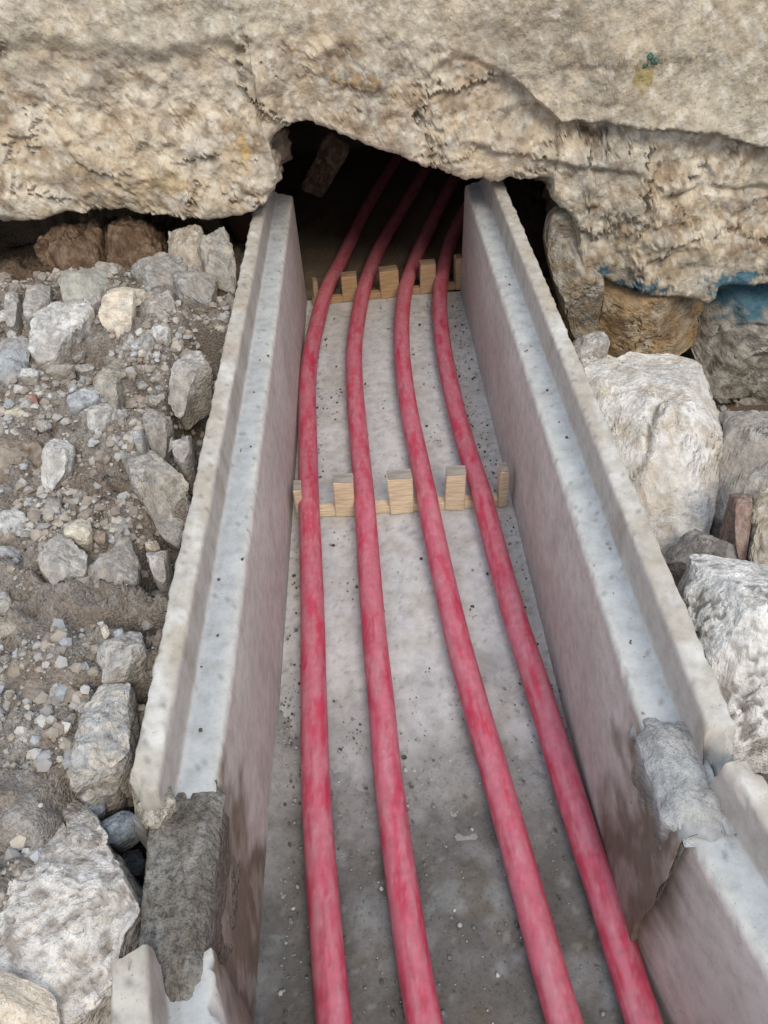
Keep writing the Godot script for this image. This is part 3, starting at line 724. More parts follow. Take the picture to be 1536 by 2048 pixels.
var anchors := [
	["pitted white boulder", -0.45, -0.41],
	["jagged blue flake", -0.37, -0.51],
	["cream and grey lump", -0.40, -0.62],
	["round pale lump", -0.40, -0.74],
	["half buried brownish slab", -0.56, -0.74],
	["flat tan edge stone", -0.61, -0.81],
	["layered grey clod", -0.55, -0.95],
	["broad flat clod", -0.46, -0.95],
	["pale yellow stone", -0.53, -1.02],
	["long tilted slab", -0.43, -1.15],
	["knobbly whitish lump", -0.62, -1.23],
	["grey stone squeezed at the lip", -0.38, -1.23],
	["pointed light grey stone", -0.57, -1.37],
	["dark sided clod at the gap", -0.41, -1.50],
	["stone with tan underside", -0.58, -1.48],
	["large blue grey lump", -0.84, -1.63],
	["long whitish lump", -0.73, -1.73],
	["cream wedge", -0.60, -1.82],
	["pale tipped slab", -0.72, -1.95],
	["dark cement lump", -0.56, -2.01],
	["rounded tan stone", -0.51, -2.16],
	["reddish brick crumb", -0.73, -1.43],
	["grey stone leaning on the lip", -0.38, -0.94],
	["flat dusty buried stone", -0.73, -1.27],
	["crumbly pale cement patch", -0.68, -1.07],
	["grey lump with a hole", -0.51, -0.62],
	["soil crusted stone", -0.45, -1.33],
	["big cracked white boulder", 0.63, -1.48],
	["dark pitted white block", 0.55, -0.75],
	["dusty flat stone", 0.88, -1.41],
	["dark flat stone", 0.62, -1.06],
	["reddish sliver", 0.68, -1.10],
	["pale tan edge stone", 0.76, -1.06],
	["mortar crusted lump", 0.55, -0.65]]

# ------------------------------------------------------------------ trough
var CX := 0.046
# half profile of a trough wall, from the floor corner over the ledge and the lip down the outside: [distance from the middle, y, zone]
var profile := [[0.275, 0.0, 0], [0.282, 0.362, 0], [0.285, 0.370, 1], [0.3335, 0.370, 1], [0.337, 0.3735, 2], [0.339, 0.435, 2], [0.343, 0.440, 3], [0.374, 0.440, 3], [0.378, 0.434, 4], [0.385, -0.08, 4], [0.275, -0.08, 5], [0.275, -0.004, 5]]

func trough_wall(side: float, z0: float, z1: float, step: float, dirty: float, sd: float, lip_rough: float, lip_stop := 99.0, mortar := Color(0.4, 0.4, 0.4)) -> ArrayMesh:
	var prof := []
	for k in profile.size():
		var a: Array = profile[k]
		var b: Array = profile[(k + 1) % profile.size()]
		var l := Vector2(a[0], a[1]).distance_to(Vector2(b[0], b[1]))
		var m := maxi(1, roundi(l / (0.007 if a[2] < 4 else 0.04)))
		for q in m: prof.append([lerpf(a[0], b[0], float(q) / m), lerpf(a[1], b[1], float(q) / m), a[2]])
	var nu := prof.size()
	var n := roundi((z1 - z0) / step)
	var nv := n + 5
	var P := PackedVector3Array()
	var C := PackedColorArray()
	P.resize(nu * nv)
	C.resize(nu * nv)
	for j in nv:
		var z := lerpf(z0, z1, clampf(float(j - 2) / n, 0.0, 1.0))
		var cap := j == 0 or j == nv - 1
		var near := ss(0.35, 0.0, z1 - z)       # towards the broken near end
		var far_end := ss(0.3, 0.0, z - z0)
		for i in nu:
			var x: float = prof[i][0]
			var y: float = prof[i][1]
			var zone: int = prof[i][2]
			var p := Vector3(x * side, y, z) + Vector3(sd, 0, sd * 2.0)
			var fine := f2(p * 52.0)
			var mid := f2(p * 20.0)
			# worn edges
			var ledge_edge := ss(0.016, 0.0, Vector2(x - 0.282, y - 0.37).length())
			var lip_in := ss(0.016, 0.0, Vector2(x - 0.339, y - 0.44).length())
			var lip_out := ss(0.022, 0.0, Vector2(x - 0.378, y - 0.44).length())
			var chip := maxf(0.0, 0.55 * f3(p * 9.0) + 0.45 * f2(p * 31.0) + 0.45 * f2(p * 52.0) + 0.05)
			var worn := 1.0 + 1.6 * (near if dirty > 0.0 else far_end)
			if zone <= 1 and ledge_edge > 0.0:
				x += ledge_edge * (chip * 0.007 + 0.0012 * f2(p * 110.0)) * worn
				y -= ledge_edge * (chip * 0.005 + 0.0010 * f2(p * 130.0)) * worn
			if (zone == 2 or zone == 3) and lip_in > 0.0:
				x += lip_in * chip * 0.005 * worn * lip_rough
				y -= lip_in * chip * 0.004 * worn * lip_rough
			if zone >= 3 and lip_out > 0.0:
				x -= lip_out * chip * 0.0045 * worn * lip_rough
				y -= lip_out * chip * 0.005 * worn * lip_rough
			if zone == 3:
				y += (0.0026 * fine + 0.0020 * mid + 0.0012 * f2(p * 120.0)) * lip_rough - 0.010 * near * chip
			elif zone == 1:
				y += 0.0010 * fine + 0.0012 * mid
				if lip_stop < 50.0: y += (0.004 * fine + 0.010 * mid + 0.006) * ss(lip_stop - 0.01, lip_stop + 0.02, z + 0.04 * mid)
			elif zone == 4:
				x += 0.004 * mid
			if y > 0.371: y = lerpf(y, 0.372 + 0.1 * (y - 0.372), ss(lip_stop - 0.02, lip_stop + 0.02, z + 0.05 * mid))
			if lip_stop < 50.0 and zone >= 3 and zone <= 4: x = minf(x, lerpf(0.40, 0.362 - 0.2 * (z + 0.48), ss(lip_stop, lip_stop + 0.03, z)) + 0.004 * mid)
			var e := 0.0
			if dirty > 0.0: e = near * (f3(Vector3(x * 14.0, y * 14.0, sd)) * 0.018)
			else: e = far_end * (f3(Vector3(x * 14.0, y * 12.0, sd)) * 0.014)
			if cap:
				x = 0.312 if y < 0.372 else 0.358
				e = -0.02 if dirty > 0.0 else 0.02
			P[i + j * nu] = Vector3(CX + x * side, y, z + e)
			var c := Color(0.46, 0.485, 0.50)
			if zone == 0 or zone == 5:
				c = Color(0.55, 0.485, 0.455).lerp(Color(0.60, 0.54, 0.51), ss(-0.2, 0.4, f3(Vector3(p.x, p.y * 2.0, p.z * 1.2) * 2.5)))
				c = c.lerp(Color(0.45, 0.385, 0.36), ss(0.15, 0.5, f3(Vector3(p.x, p.y * 1.5, p.z * 3.0) * 2.0)) * 0.5)
				var wet := ss(-0.03, 0.05, z + 0.63 + 0.13 * f3(Vector3(z * 5.0, y * 7.0, sd)) - 0.12 * y) if dirty > 0.0 else 0.0
				if dirty < 0.0: wet = ss(0.05, -0.03, (z - z0) - 0.05 - 0.05 * f3(Vector3(3, y * 14.0, sd)))
				var mud := Color(0.175, 0.13, 0.098).lerp(Color(0.31, 0.255, 0.215), ss(-0.1, 0.4, f3(Vector3(z * 20.0 + 0.8 * f3(Vector3(z, y, 0) * 9.0), y * 7.0, sd + 4.0))))
				c = c.lerp(mud, wet * 0.95)
			elif zone == 2:
				c = Color(0.45, 0.405, 0.375).lerp(Color(0.38, 0.33, 0.29), ss(0.0, 0.4, f3(Vector3(p.x, p.y, p.z * 3.0) * 4.0)))
			elif zone == 3 or zone == 4:
				c = Color(0.50, 0.47, 0.415).lerp(Color(0.60, 0.58, 0.54), ss(-0.1, 0.35, f3(p * 9.0)))
				c = c.lerp(Color(0.36, 0.33, 0.29), ss(0.15, 0.4, f2(p * 40.0)) * 0.4)
				c = c.lerp(Color(0.43, 0.36, 0.28), ss(0.1, 0.5, f3(p * 5.0 + Vector3(4, 4, 4))) * 0.7)
				c = c.lerp(Color(0.40, 0.345, 0.28), ss(0.05, 0.35, f3(p * Vector3(10.0, 10.0, 5.0) + Vector3(9, 2, 2))) * 0.5)
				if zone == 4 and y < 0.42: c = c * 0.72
			else:
				c = c.lerp(Color(0.56, 0.58, 0.59), ss(0.0, 0.4, f3(p * 8.0)) * 0.6)
				c = c.lerp(Color(0.56, 0.53, 0.47), ss(0.02, 0.005, absf(x - 0.285)) * 0.5)
				c = c.lerp(Color(0.40, 0.39, 0.38), ss(0.22, 0.5, f3(p * 17.0)) * 0.6)
			if zone == 1 or zone == 3: c = c.lerp(Color(0.14, 0.13, 0.12), ss(0.52, 0.6, f2(p * 52.0 + Vector3(8, 1, 3))) * 0.5)
			if lip_stop < 50.0 and zone >= 1 and zone <= 4: c = c.lerp(mortar * (1.0 + 0.5 * f3(p * 12.0) + 0.5 * fine), ss(lip_stop - 0.01, lip_stop + 0.02, z + 0.04 * mid))
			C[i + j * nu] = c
	return grid(P, C, nu, nv, true, side > 0.0)

func trough_floor(z0: float, z1: float, sd: float) -> ArrayMesh:
	# top sheet with grime, closed below by a slab
	var xs := axis([-0.2745, 0.006, 0.2745])
	var zs := axis([z0, 0.0075, z1])
	var nu := xs.size()
	var nv := zs.size() + 4
	var P := PackedVector3Array()
	var C := PackedColorArray()
	P.resize(nu * nv)
	C.resize(nu * nv)
	for j in nv:
		var z := zs[clampi(j - 2, 0, zs.size() - 1)]
		for i in nu:
			var x := xs[i] + CX
			var p := Vector3(x + sd, 0, z)
			var y := 0.0012 * f2(p * 40.0)
			if j == 0 or j == nv - 1: y = -0.08 if i > 0 and i < nu - 1 else -0.08
			if j == 0: z = z1
			P[i + j * nu] = Vector3(x, y if j > 0 and j < nv - 1 else -0.08, z)
			if j == 1: P[i + j * nu] = Vector3(x, -0.08, z0)
			if j == nv - 2: P[i + j * nu] = Vector3(x, -0.02, z1)
			var c := Color(0.54, 0.54, 0.545).lerp(Color(0.61, 0.605, 0.60), ss(-0.2, 0.35, f3(Vector3(x * 9.0, 0, z * 2.2))))
			c = c.lerp(Color(0.48, 0.455, 0.42), ss(0.1, 0.4, f3(p * 6.0 + Vector3(8, 3, 1))) * 0.6)
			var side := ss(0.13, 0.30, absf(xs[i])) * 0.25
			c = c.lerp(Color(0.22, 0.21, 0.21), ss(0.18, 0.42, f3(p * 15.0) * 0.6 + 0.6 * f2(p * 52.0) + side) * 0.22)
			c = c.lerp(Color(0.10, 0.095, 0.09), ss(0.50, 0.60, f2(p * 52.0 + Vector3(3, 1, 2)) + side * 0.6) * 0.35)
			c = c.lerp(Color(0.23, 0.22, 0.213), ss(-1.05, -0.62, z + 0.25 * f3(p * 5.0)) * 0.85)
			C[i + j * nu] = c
	return grid(P, C, nu, nv, false, true)

func troughs() -> void:
	var a := thing("cable_trough", "long precast concrete cable trough carrying red pipes under the wall", "cable trough")
	obj("side_wall", trough_wall(-1.0, -2.62, -0.300, 0.0085, 1.0, 0.0, 1.0, -0.495, Color(0.15, 0.134, 0.115)), M.concrete, a)
	obj("side_wall", trough_wall(1.0, -2.62, -0.425, 0.0085, 1.0, 5.0, 0.8, -0.525, Color(0.35, 0.35, 0.345)), M.concrete, a)
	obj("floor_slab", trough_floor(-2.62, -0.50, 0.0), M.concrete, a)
	# the nearer trough stands turned to the right, its first end broken
	var b := thing("cable_trough", "nearer pitted concrete cable trough turned to the right of the long one", "cable trough", Vector3(0.056, 0, -0.402))
	b.rotation_degrees.y = 14.0
	var parts := [obj("side_wall", trough_wall(-1.0, 0.0, 1.0, 0.009, -1.0, 11.0, 1.2), M.concrete, b), obj("side_wall", trough_wall(1.0, 0.0, 1.0, 0.009, -1.0, 17.0, 1.6), M.concrete, b), obj("floor_slab", trough_floor(0.0, 1.0, 3.0), M.concrete, b)]
	for p in parts: p.position.x = -CX

# ------------------------------------------------------------------ dirt on the trough floor
func silt() -> void:
	var xs := axis([-0.245, 0.006, 0.50])
	var zs := axis([-0.98, 0.006, -0.10, 0.03, 0.5])
	var nu := xs.size()
	var nv := zs.size()
	var P := PackedVector3Array()
	var C := PackedColorArray()
	P.resize(nu * nv)
	C.resize(nu * nv)
	for j in nv:
		for i in nu:
			var x := xs[i]
			var z := zs[j]
			var p := Vector3(x, 0, z)
			var d := 0.012 * ss(-0.84, -0.50, z + 0.22 * f3(p * 5.0) + 0.10 * ss(0.05, 0.3, absf(x - 0.05)) + 0.03 * f2(p * 22.0)) - 0.0035
			d += 0.002 * f3(p * 16.0) + 0.0012 * f2(p * 52.0)
			d += 0.016 * ss(-0.19, -0.235, x) * ss(-0.95, -0.8, z)
			d = maxf(d, lerpf(-0.01, 0.003, ss(-0.66, -0.60, z)))
			P[i + j * nu] = Vector3(x, d, z)
			var c := Color(0.13, 0.123, 0.117).lerp(Color(0.205, 0.2, 0.194), ss(-0.05, 0.4, f3(p * 5.0 + Vector3(2, 2, 2))))
			c = c.lerp(Color(0.13, 0.11, 0.09), ss(0.1, 0.45, f3(p * 7.0)) * 0.7)
			c = c.lerp(Color(0.30, 0.30, 0.30), ss(0.40, 0.55, f2(p * 45.0)) * 0.4)
			c = c.lerp(Color(0.26, 0.272, 0.28), ss(0.22, 0.45, f3(p * 9.0 + Vector3(1, 6, 0))) * 0.55)
			c = c.lerp(Color(0.34, 0.332, 0.325), ss(-0.52, -0.78, z + 0.18 * f3(p * 6.0)) * 0.85)
			C[i + j * nu] = c
	var o := obj("silt", grid(P, C, nu, nv, false, true), M.silt)
	put(o, "dark damp silt spread over the near end of the trough floor", "", "", "stuff")

# mortar smeared over a side wall: a skin that runs up the inner face, over the top and down the outside, and dips under the concrete where it thins out
func mortar_cover(side: float, z0: float, z1: float, outer0: float, outer1: float, full: float, colours: Array, sd: float) -> ArrayMesh:
	var nu := 74
	var zs := axis([z0, 0.005, z1])
	var nv := zs.size()
	var P := PackedVector3Array()
	var C := PackedColorArray()
	P.resize(nu * nv)
	C.resize(nu * nv)
	for j in nv:
		var z := zs[j]
		var outer := lerpf(outer0, outer1, float(j) / (nv - 1))
		for i in nu:
			var p := Vector3(i * 0.0055, sd, z)
			var ends := minf(ss(z0, z0 + 0.07, z), ss(z1, z1 - 0.05, z))
			var u := float(i)
			var x := 0.0
			var y := 0.0
			var n := Vector2.ZERO
			if i < 30:                       # up the inner face
				y = lerpf(0.21, 0.368, u / 29.0)
				x = 0.275 + 0.007 * y / 0.362
				n = Vector2(-1, 0)
			elif i < 54:                     # over the top
				x = lerpf(0.284, outer, (u - 29.0) / 24.0)
				y = 0.372
				n = Vector2(0, 1)
			else:                            # down the outside
				x = outer
				y = lerpf(0.368, 0.15, (u - 53.0) / 20.0)
				n = Vector2(1, 0)
			var top := ss(22.0, 32.0, u)
			var t := -0.005 + (0.004 + 0.016 * top) * ss(-0.12, 0.10, ends - 0.5 + 0.75 * f3(p * 13.0) + full) * ends
			if i < 30: t = -0.004 + (0.0075 + 0.006 * ss(14.0, 29.0, u)) * ss(0.0, 0.25, ends * (0.10 + 0.5 * ss(6.0, 28.0, u)) + 0.5 * f3(p * 16.0) - 0.2 + 0.35 * full)
			if i >= 54: t = 0.004 * ends
			if side > 0.0 and i < 30: t = lerpf(t, -0.006, ss(-0.455, -0.435, z))
			t += top * (0.004 * f3(p * 26.0) + 0.0022 * f2(p * 70.0) - 0.004 * maxf(0.0, rg.get_noise_3dv(p * 16.0) - 0.35)) * ends
			var q := Vector2(x, y) + n * t
			P[i + j * nu] = Vector3(CX + q.x * side, q.y, z)
			var c: Color = colours[0].lerp(colours[1], ss(-0.15, 0.3, f3(p * 9.0)))
			c = c.lerp(colours[2], ss(0.05, 0.4, f3(p * 17.0 + Vector3(3, 3, 3))) * 0.7)
			if i < 30: c = c.lerp(Color(0.20, 0.155, 0.12), ss(29.0, 20.0, u) * 0.7)
			C[i + j * nu] = c
	return grid(P, C, nu, nv, false, side < 0.0)

func joints() -> void:
	var a := thing("mortar_joint", "dirty grey brown mortar closing the left side wall between the two troughs", "mortar")
	obj("mortar_skin", mortar_cover(-1.0, -0.545, -0.275, 0.366, 0.338, 0.45, [Color(0.21, 0.19, 0.165), Color(0.28, 0.265, 0.24), Color(0.145, 0.122, 0.098)], 3.0), M.mortar, a)
	obj("crumbling_corner", blob([-0.030, -0.022, 0.012, -0.028, 0.024, 0.0, 0.008, 0.030, -0.020, 0.024], 1.0, 0.10, 60, 50, 15.0, 0.9, "mortarcream"), M.mortar, a).position = Vector3(-0.305, 0.308, -0.500)
	var b := thing("mortar_joint", "pale grey mortar smeared over the joint of the right side walls", "mortar")
	obj("mortar_skin", mortar_cover(1.0, -0.620, -0.420, 0.345, 0.350, 0.12, [Color(0.41, 0.41, 0.405), Color(0.47, 0.475, 0.47), Color(0.34, 0.33, 0.32)], 8.0), M.stone, b)

# ------------------------------------------------------------------ pipes
func pipes() -> void:
	var paths := [
		[0.36, -4.7, 0.25, -4.3, 0.154, -3.927, 0.021, -3.422, -0.079, -2.969, -0.16, -2.56, -0.195, -2.253, -0.204, -2.018, -0.197, -1.788, -0.184, -1.50, -0.166, -1.141, -0.156, -0.886, -0.146, -0.682, -0.124, -0.443, -0.113, -0.346, -0.088, -0.1, -0.03, 0.4],
		[0.49, -4.5, 0.38, -4.1, 0.27, -3.721, 0.129, -3.238, 0.035, -2.907, -0.029, -2.543, -0.061, -2.237, -0.064, -1.975, -0.056, -1.727, -0.046, -1.45, -0.036, -1.062, -0.027, -0.877, -0.021, -0.721, 0.0, -0.457, 0.014, -0.34, 0.05, -0.1, 0.13, 0.4],
		[0.60, -4.3, 0.49, -3.9, 0.37, -3.513, 0.239, -3.067, 0.159, -2.758, 0.106, -2.452, 0.086, -2.158, 0.086, -1.881, 0.097, -1.646, 0.109, -1.40, 0.132, -1.049, 0.15, -0.864, 0.167, -0.718, 0.196, -0.439, 0.209, -0.33, 0.245, -0.1, 0.34, 0.4],
		[0.68, -4.1, 0.54, -3.6, 0.39, -3.198, 0.299, -2.869, 0.237, -2.509, 0.217, -2.204, 0.217, -1.918, 0.226, -1.677, 0.240, -1.44, 0.259, -1.066, 0.272, -0.913, 0.293, -0.619, 0.305, -0.497, 0.318, -0.324, 0.35, -0.1, 0.44, 0.4]]
	var labels := ["leftmost dusty red plastic pipe, close along the left trough wall", "second dusty red plastic pipe from the left", "third dusty red plastic pipe from the left", "rightmost dusty red plastic pipe, nearest the right trough wall"]
	for n in 4:
		var curve := Curve3D.new()
		var a: Array = paths[n]
		var q := []
		for k in a.size() / 2: q.append(Vector3(a[2 * k], 0, a[2 * k + 1]))
		for k in q.size():
			var t: Vector3 = (q[mini(k + 1, q.size() - 1)] - q[maxi(k - 1, 0)]).normalized()
			var l0: float = q[k].distance_to(q[maxi(k - 1, 0)]) * 0.33
			var l1: float = q[k].distance_to(q[mini(k + 1, q.size() - 1)]) * 0.33
			curve.add_point(q[k], -t * l0, t * l1)
		curve.bake_interval = 0.004
		var length := curve.get_baked_length()
		var nv := roundi(length / 0.008)
		var nu := 40
		var P := PackedVector3Array()
		var C := PackedColorArray()
		P.resize(nu * nv)
		C.resize(nu * nv)
		for j in nv:
			var s := length * j / (nv - 1)
			var c := curve.sample_baked(s, true)
			var d := (curve.sample_baked(minf(s + 0.01, length), true) - curve.sample_baked(maxf(s - 0.01, 0.0), true)).normalized()
			var side := d.cross(Vector3.UP).normalized()
			c.y = 0.036 + 0.012 * maxf(exp(-pow((c.z + 1.46) / 0.14, 2.0)), exp(-pow((c.z + 2.60) / 0.14, 2.0)))
			for i in nu:
				var an := TAU * i / nu
				var r := 0.0255
				var dir := side * cos(an) + Vector3.UP * sin(an)
				P[i + j * nu] = c + dir * r
				var w := Vector3(cos(an) * 1.2, sin(an) * 1.2, s * 13.0) + Vector3(n * 7.0, 0, 0)
				var up := sin(an)
				var col := Color(0.53, 0.050, 0.10)
				var dust := ss(-0.35, 0.40, f3(w * Vector3(0.7, 0.7, 0.55)) + 0.25 * up + 0.12 * f2(w * Vector3(1.6, 1.6, 1.4)))
				col = col.lerp(Color(0.56, 0.235, 0.29), dust * 0.52)
				col = col.lerp(Color(0.46, 0.33, 0.34), ss(0.2, 0.55, f2(w * Vector3(1.4, 1.4, 0.9) + Vector3(3, 3, 3)) + 0.12 * up) * 0.25)
				col = col.lerp(Color(0.42, 0.022, 0.06), ss(0.28, 0.45, f3(w * Vector3(0.8, 0.8, 0.4) + Vector3(11, 2, 5))) * 0.5)
				col = col.lerp(Color(0.60, 0.40, 0.41), ss(0.30, 0.50, f2(w * Vector3(4.0, 4.0, 3.0))) * 0.2)
				if c.z < -2.3: col = col.lerp(Color(0.44, 0.19, 0.19), ss(-2.25, -2.7, c.z) * (0.3 + 0.3 * f3(w * 4.0)))
				C[i + j * nu] = col
		var o := obj("red_pipe", grid(P, C, nu, nv, true, false), M.pipe)
		put(o, labels[n], "pipe", "")

# ------------------------------------------------------------------ wooden spacers
func spacers() -> void:
	var fresh := Color(0.74, 0.60, 0.43)
	var grey := Color(0.36, 0.32, 0.28)
	for n in 2:
		var old := n == 1
		var at := Vector3(0.046, 0.0, -1.467) if n == 0 else Vector3(0.058, 0.0, -2.612)
		var o := thing("pipe_spacer", ["pale notched wooden spacer board between the pipes, the nearer one", "brown notched wooden spacer board at the dark end of the trough, the farther one"][n], "spacer", at)
		o.rotation_degrees.y = 0.0 if n == 0 else 6.0
		var wood := fresh if n == 0 else Color(0.42, 0.27, 0.15)
		var strip := obj("rail", bevel_box(Vector3(0.520 if n == 0 else 0.535, 0.022, 0.026), 0.0015, wood, 0.001, 3 + n), M.wood, o)
		strip.position.y = 0.0125
		var teeth := [[-0.252, 0.018, 0.100], [-0.141, 0.050, 0.112], [-0.003, 0.060, 0.114], [0.131, 0.050, 0.116], [0.246, 0.022, 0.117]]
		if old: teeth = [[-0.252, 0.018, 0.092], [-0.132, 0.054, 0.100], [0.008, 0.066, 0.106], [0.145, 0.056, 0.114], [0.256, 0.022, 0.122]]
		for k in 5:
			var t: Array = teeth[k]
			var h: float = t[2] - 0.004
			var m := obj("tooth", bevel_box(Vector3(t[1], h, 0.036), 0.0022, wood.lerp(grey, [0.30, 0.05, 0.0, 0.12, 0.25][k]), 0.0022, 11 * n + k), M.wood, o)
			m.position = Vector3(t[0], h * 0.5 + 0.002, 0.001)
			m.rotation_degrees = Vector3(0, [3.0, -2.0, 1.5, -3.0, 2.0][k], [0.0, -0.8, 0.5, -0.6, 0.0][k])
			var cap := obj("weathered_top", bevel_box(Vector3(t[1] - 0.002, 0.004, 0.0345), 0.001, grey if not old else Color(0.30, 0.21, 0.13), 0.0006, 50 + k), M.wood, m)
			cap.position.y = h * 0.5 + 0.0005

# ------------------------------------------------------------------ gravel
func chip(rnd: RandomNumberGenerator) -> ArrayMesh:      # a sharp little stone of twenty faces, about 2 across
	var g := (1.0 + sqrt(5.0)) / 2.0
	var v := []
	for a in [-1, 1]:
		for b in [-g, g]: v.append_array([Vector3(a, b, 0), Vector3(0, a, b), Vector3(b, 0, a)])
	var w := []
	for p in v: w.append(p.normalized() * rnd.randf_range(0.62, 1.2))
	var st := SurfaceTool.new()
	st.begin(Mesh.PRIMITIVE_TRIANGLES)
	st.set_smooth_group(-1)
	for i in 12:
		for j in range(i + 1, 12):
			for k in range(j + 1, 12):
				if v[i].distance_to(v[j]) < 2.1 and v[j].distance_to(v[k]) < 2.1 and v[i].distance_to(v[k]) < 2.1:
					var f := [w[i], w[j], w[k]]
					if (f[1] - f[0]).cross(f[2] - f[0]).dot(f[0] + f[1] + f[2]) > 0: f.reverse()
					var s := rnd.randf_range(0.85, 1.0)
					for p in f:
						st.set_color(Color(s, s, s))
						st.add_vertex(p)
	st.generate_normals()
	return st.commit()

func scatter(called: String, label: String, count: int, sd: int, lo: float, hi: float, cols: Array, place: Callable, material: Material) -> void:
	var rnd := RandomNumberGenerator.new()
	rnd.seed = sd
	var o := thing(called, label, "")
	o.set_meta("kind", "stuff")
	for v in 3:
		var mesh := chip(rnd)
		var mm := MultiMesh.new()
		mm.transform_format = MultiMesh.TRANSFORM_3D
		mm.use_colors = true
		mm.mesh = mesh
		var list := []
		var tries := 0
		while list.size() < count / 3 and tries < count * 3:
			tries += 1
			var p: Vector3 = place.call(rnd)
			if p.y < -50.0: continue
			var s := lo * pow(hi / lo, pow(rnd.randf(), 1.9))
			var b := Basis.from_euler(Vector3(rnd.randf_range(-0.5, 0.5), rnd.randf() * TAU, rnd.randf_range(-0.5, 0.5))).scaled(Vector3(s, s * rnd.randf_range(0.5, 1.0), s))
			var c: Color = cols[rnd.randi() % cols.size()]
			list.append([Transform3D(b, p + Vector3(0, s * 0.15, 0)), c * rnd.randf_range(0.8, 1.15)])
		mm.instance_count = list.size()
		for k in list.size():
			mm.set_instance_transform(k, list[k][0])
			mm.set_instance_color(k, list[k][1])
		var mi := MultiMeshInstance3D.new()
		mi.name = "crumbs" if v == 0 else "crumbs_%03d" % v
		mi.multimesh = mm
		mi.material_override = material
		mi.set_meta("kind", "stuff")
		o.add_child(mi, true)

var said := {}
var looks := {"grey": "grey", "dust": "dusty grey", "soil": "brown", "blue": "blue grey", "tan": "tan", "greytan": "grey tan", "concrete": "dark grey", "white": "whitish", "darkgrey": "dark grey"}

func told_apart(x: float, z: float, s: float, tone: String, otherwise: String) -> String:   # names the stone by the nearest thing one can find
	var near := []
	for a in anchors:
		var d := Vector2(x - a[1], z - a[2])
		if d.length() < 0.5 and (x > 0.0) == (a[1] > 0.0): near.append([d.length(), a[0], d])
	near.sort_custom(func(p, q): return p[0] < q[0])
	for n in near:
		var k := posmod(roundi(n[2].angle() / (PI / 4.0)), 8)
		var way: String = ["right of", "lower right of", "below", "lower left of", "left of", "upper left of", "above", "upper right of"][k]
		for how in ([" just", "", " farther"] if n[0] > 0.15 else [" just", ""]):
			if how == " farther" and n[0] < 0.2 or how == " just" and n[0] > 0.12: continue
			var text := "%s %s loose stone%s %s the %s" % ["tiny" if s < 0.7 else "small" if s < 1.2 else "larger", looks[tone], how, way, n[1]]
			if not said.has(text):
				said[text] = true
				return text
	return otherwise

func loose(count: int, sd: int, label: String, group: String, x0: float, x1: float, z0: float, z1: float, lo: float, hi: float, kinds: Array) -> void:
	var rnd := RandomNumberGenerator.new()
	rnd.seed = sd
	var first := []
	for k in kinds.size():
		var pts := []
		for q in 7:
			var a := TAU * q / 7 + rnd.randf_range(-0.3, 0.3)
			var r := rnd.randf_range(0.6, 1.15)
			pts.append_array([cos(a) * r, sin(a) * r])
		first.append(blob(pts, 0.02, 0.024, 44, 30, sd + k * 3.7, 1.2, kinds[k], Vector2.ZERO, 4))
	var source := []
	for k in count:
		var v := k % kinds.size()
		var o: MeshInstance3D
		if k < kinds.size():
			o = obj("rubble_stone", first[v], M.stone)
			source.append(o)
		else:
			o = source[v].duplicate()
			o.name = numbered("rubble_stone")
			add_child(o, true)
		var x := 0.0
		var z := 0.0
		for tries in 40:
			x = rnd.randf_range(x0, x1)
			z = rnd.randf_range(z0, z1)
			if x > 0.0 and x < slot_right(z) + 0.03: continue
			if f3(Vector3(x, 3, z) * 3.0) > -0.05: break
		var s := lo * pow(hi / lo, pow(rnd.randf(), 1.6))
		o.position = Vector3(x, ground_y(x, z) - 0.007 * s, z)
		o.rotation = Vector3(rnd.randf_range(-0.4, 0.4), rnd.randf() * TAU, rnd.randf_range(-0.4, 0.4))
		o.scale = Vector3(s, s * rnd.randf_range(0.7, 1.1), s * rnd.randf_range(0.7, 1.0))
		put(o, told_apart(x, z, s, kinds[v], label), "stone", group)

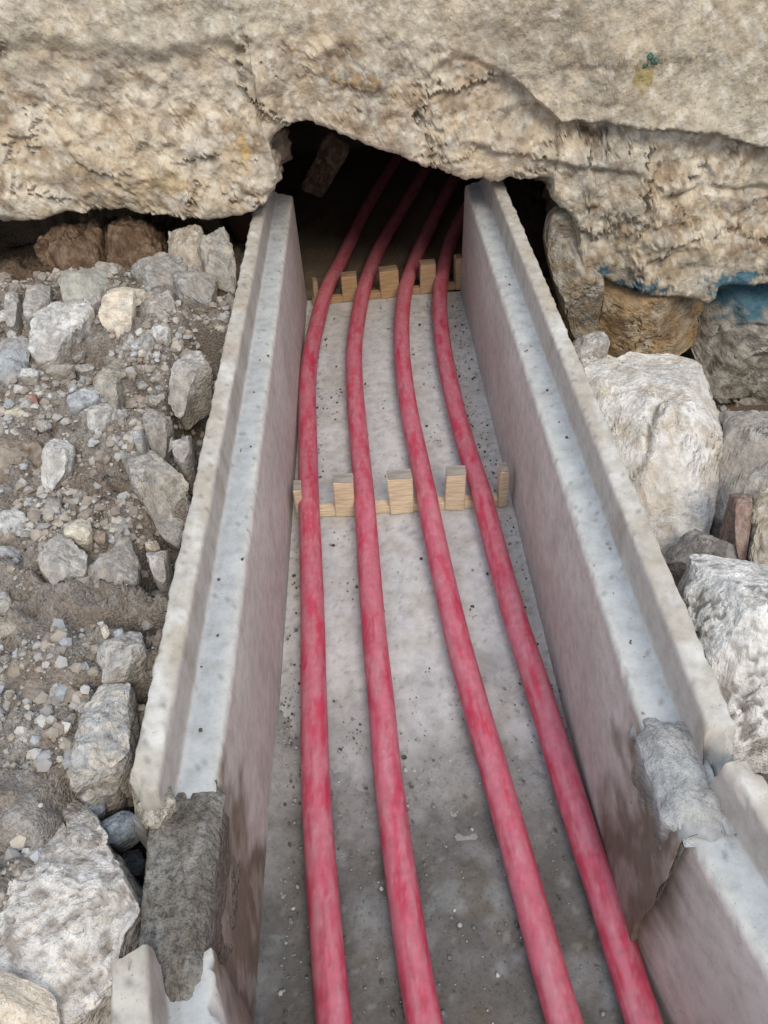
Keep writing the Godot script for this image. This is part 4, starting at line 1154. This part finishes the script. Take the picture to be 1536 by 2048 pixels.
func gravel() -> void:
	loose(110, 61, "small loose rubble stone lying on the soil left of the trough", "small rubble stones left of the trough", -1.05, -0.40, -2.15, -0.42, 0.45, 1.35, ["grey", "dust", "soil", "dust", "blue", "tan", "greytan", "concrete"])
	loose(46, 63, "jagged grey rubble stone on the upper heap near the wall", "grey rubble stones on the upper heap left of the trough", -0.98, -0.42, -2.12, -1.25, 0.9, 2.2, ["grey", "concrete", "blue", "dust", "white", "greytan"])
	loose(26, 62, "small dark rubble stone in the pit right of the trough", "small rubble stones right of the trough", 0.47, 0.95, -1.7, -0.5, 0.7, 1.9, ["concrete", "darkgrey", "grey", "dust"])
	var left := func(r: RandomNumberGenerator) -> Vector3:
		var x := r.randf_range(-1.1, -0.36)
		var z := r.randf_range(-2.3, -0.3)
		if f3(Vector3(x, 0, z) * 4.0) + r.randf_range(-0.35, 0.35) < -0.05: return Vector3(0, -99, 0)
		return Vector3(x, ground_y(x, z), z)
	var greys := [Color(0.42, 0.395, 0.365), Color(0.47, 0.455, 0.43), Color(0.34, 0.295, 0.25), Color(0.38, 0.365, 0.35), Color(0.31, 0.26, 0.215), Color(0.46, 0.415, 0.355), Color(0.40, 0.41, 0.425), Color(0.37, 0.33, 0.285), Color(0.36, 0.315, 0.27)]
	scatter("gravel", "loose crumbs of stone and cement strewn over the soil left of the trough", 21000, 21, 0.0016, 0.014, greys, left, M.crumb)
	var right := func(r: RandomNumberGenerator) -> Vector3:
		var x := r.randf_range(0.44, 1.3)
		var z := r.randf_range(-2.3, -0.3)
		if x < slot_right(z) + 0.01: return Vector3(0, -99, 0)
		return Vector3(x, ground_y(x, z), z)
	scatter("gravel", "dark crumbs of rubble in the pit right of the trough", 2400, 22, 0.003, 0.02, [Color(0.25, 0.24, 0.23), Color(0.38, 0.37, 0.36), Color(0.18, 0.165, 0.15), Color(0.5, 0.49, 0.47)], right, M.crumb)
	var floor_dirt := func(r: RandomNumberGenerator) -> Vector3:
		var x := r.randf_range(-0.22, 0.31)
		var z := r.randf_range(-2.55, -0.7)
		if absf(x - 0.046) < 0.2 and r.randf() > 0.02 + 0.95 * ss(0.15, 0.38, f3(Vector3(x, 0, z) * 7.0)): return Vector3(0, -99, 0)
		return Vector3(x, 0.002, z)
	scatter("dirt_crumbs", "small dark crumbs of dirt on the pale trough floor", 1100, 23, 0.001, 0.0050, [Color(0.10, 0.09, 0.08), Color(0.16, 0.15, 0.14), Color(0.07, 0.065, 0.06), Color(0.3, 0.29, 0.28)], floor_dirt, M.crumb)
	var near := func(r: RandomNumberGenerator) -> Vector3:
		var z := r.randf_range(-0.95, -0.15)
		var x := r.randf_range(-0.225, 0.33)
		if r.randf() > 0.2 + 0.8 * ss(-0.15, -0.21, x): return Vector3(0, -99, 0)
		return Vector3(x, 0.010, z)
	scatter("grit", "pale grit and chips lying on the dark silt of the near trough floor", 1500, 24, 0.0008, 0.0045, [Color(0.30, 0.30, 0.30), Color(0.48, 0.48, 0.48), Color(0.2, 0.19, 0.18), Color(0.12, 0.11, 0.10), Color(0.22, 0.22, 0.215)], near, M.crumb)
	var lip := func(r: RandomNumberGenerator) -> Vector3:
		var s := -1.0 if r.randf() < 0.45 else 1.0
		return Vector3(CX + s * r.randf_range(0.288, 0.335), 0.371, r.randf_range(-2.3, -0.6))
	scatter("dirt_crumbs", "scattered dirt specks on the ledges of the trough walls", 60, 25, 0.001, 0.004, [Color(0.10, 0.09, 0.085), Color(0.25, 0.24, 0.23)], lip, M.crumb)
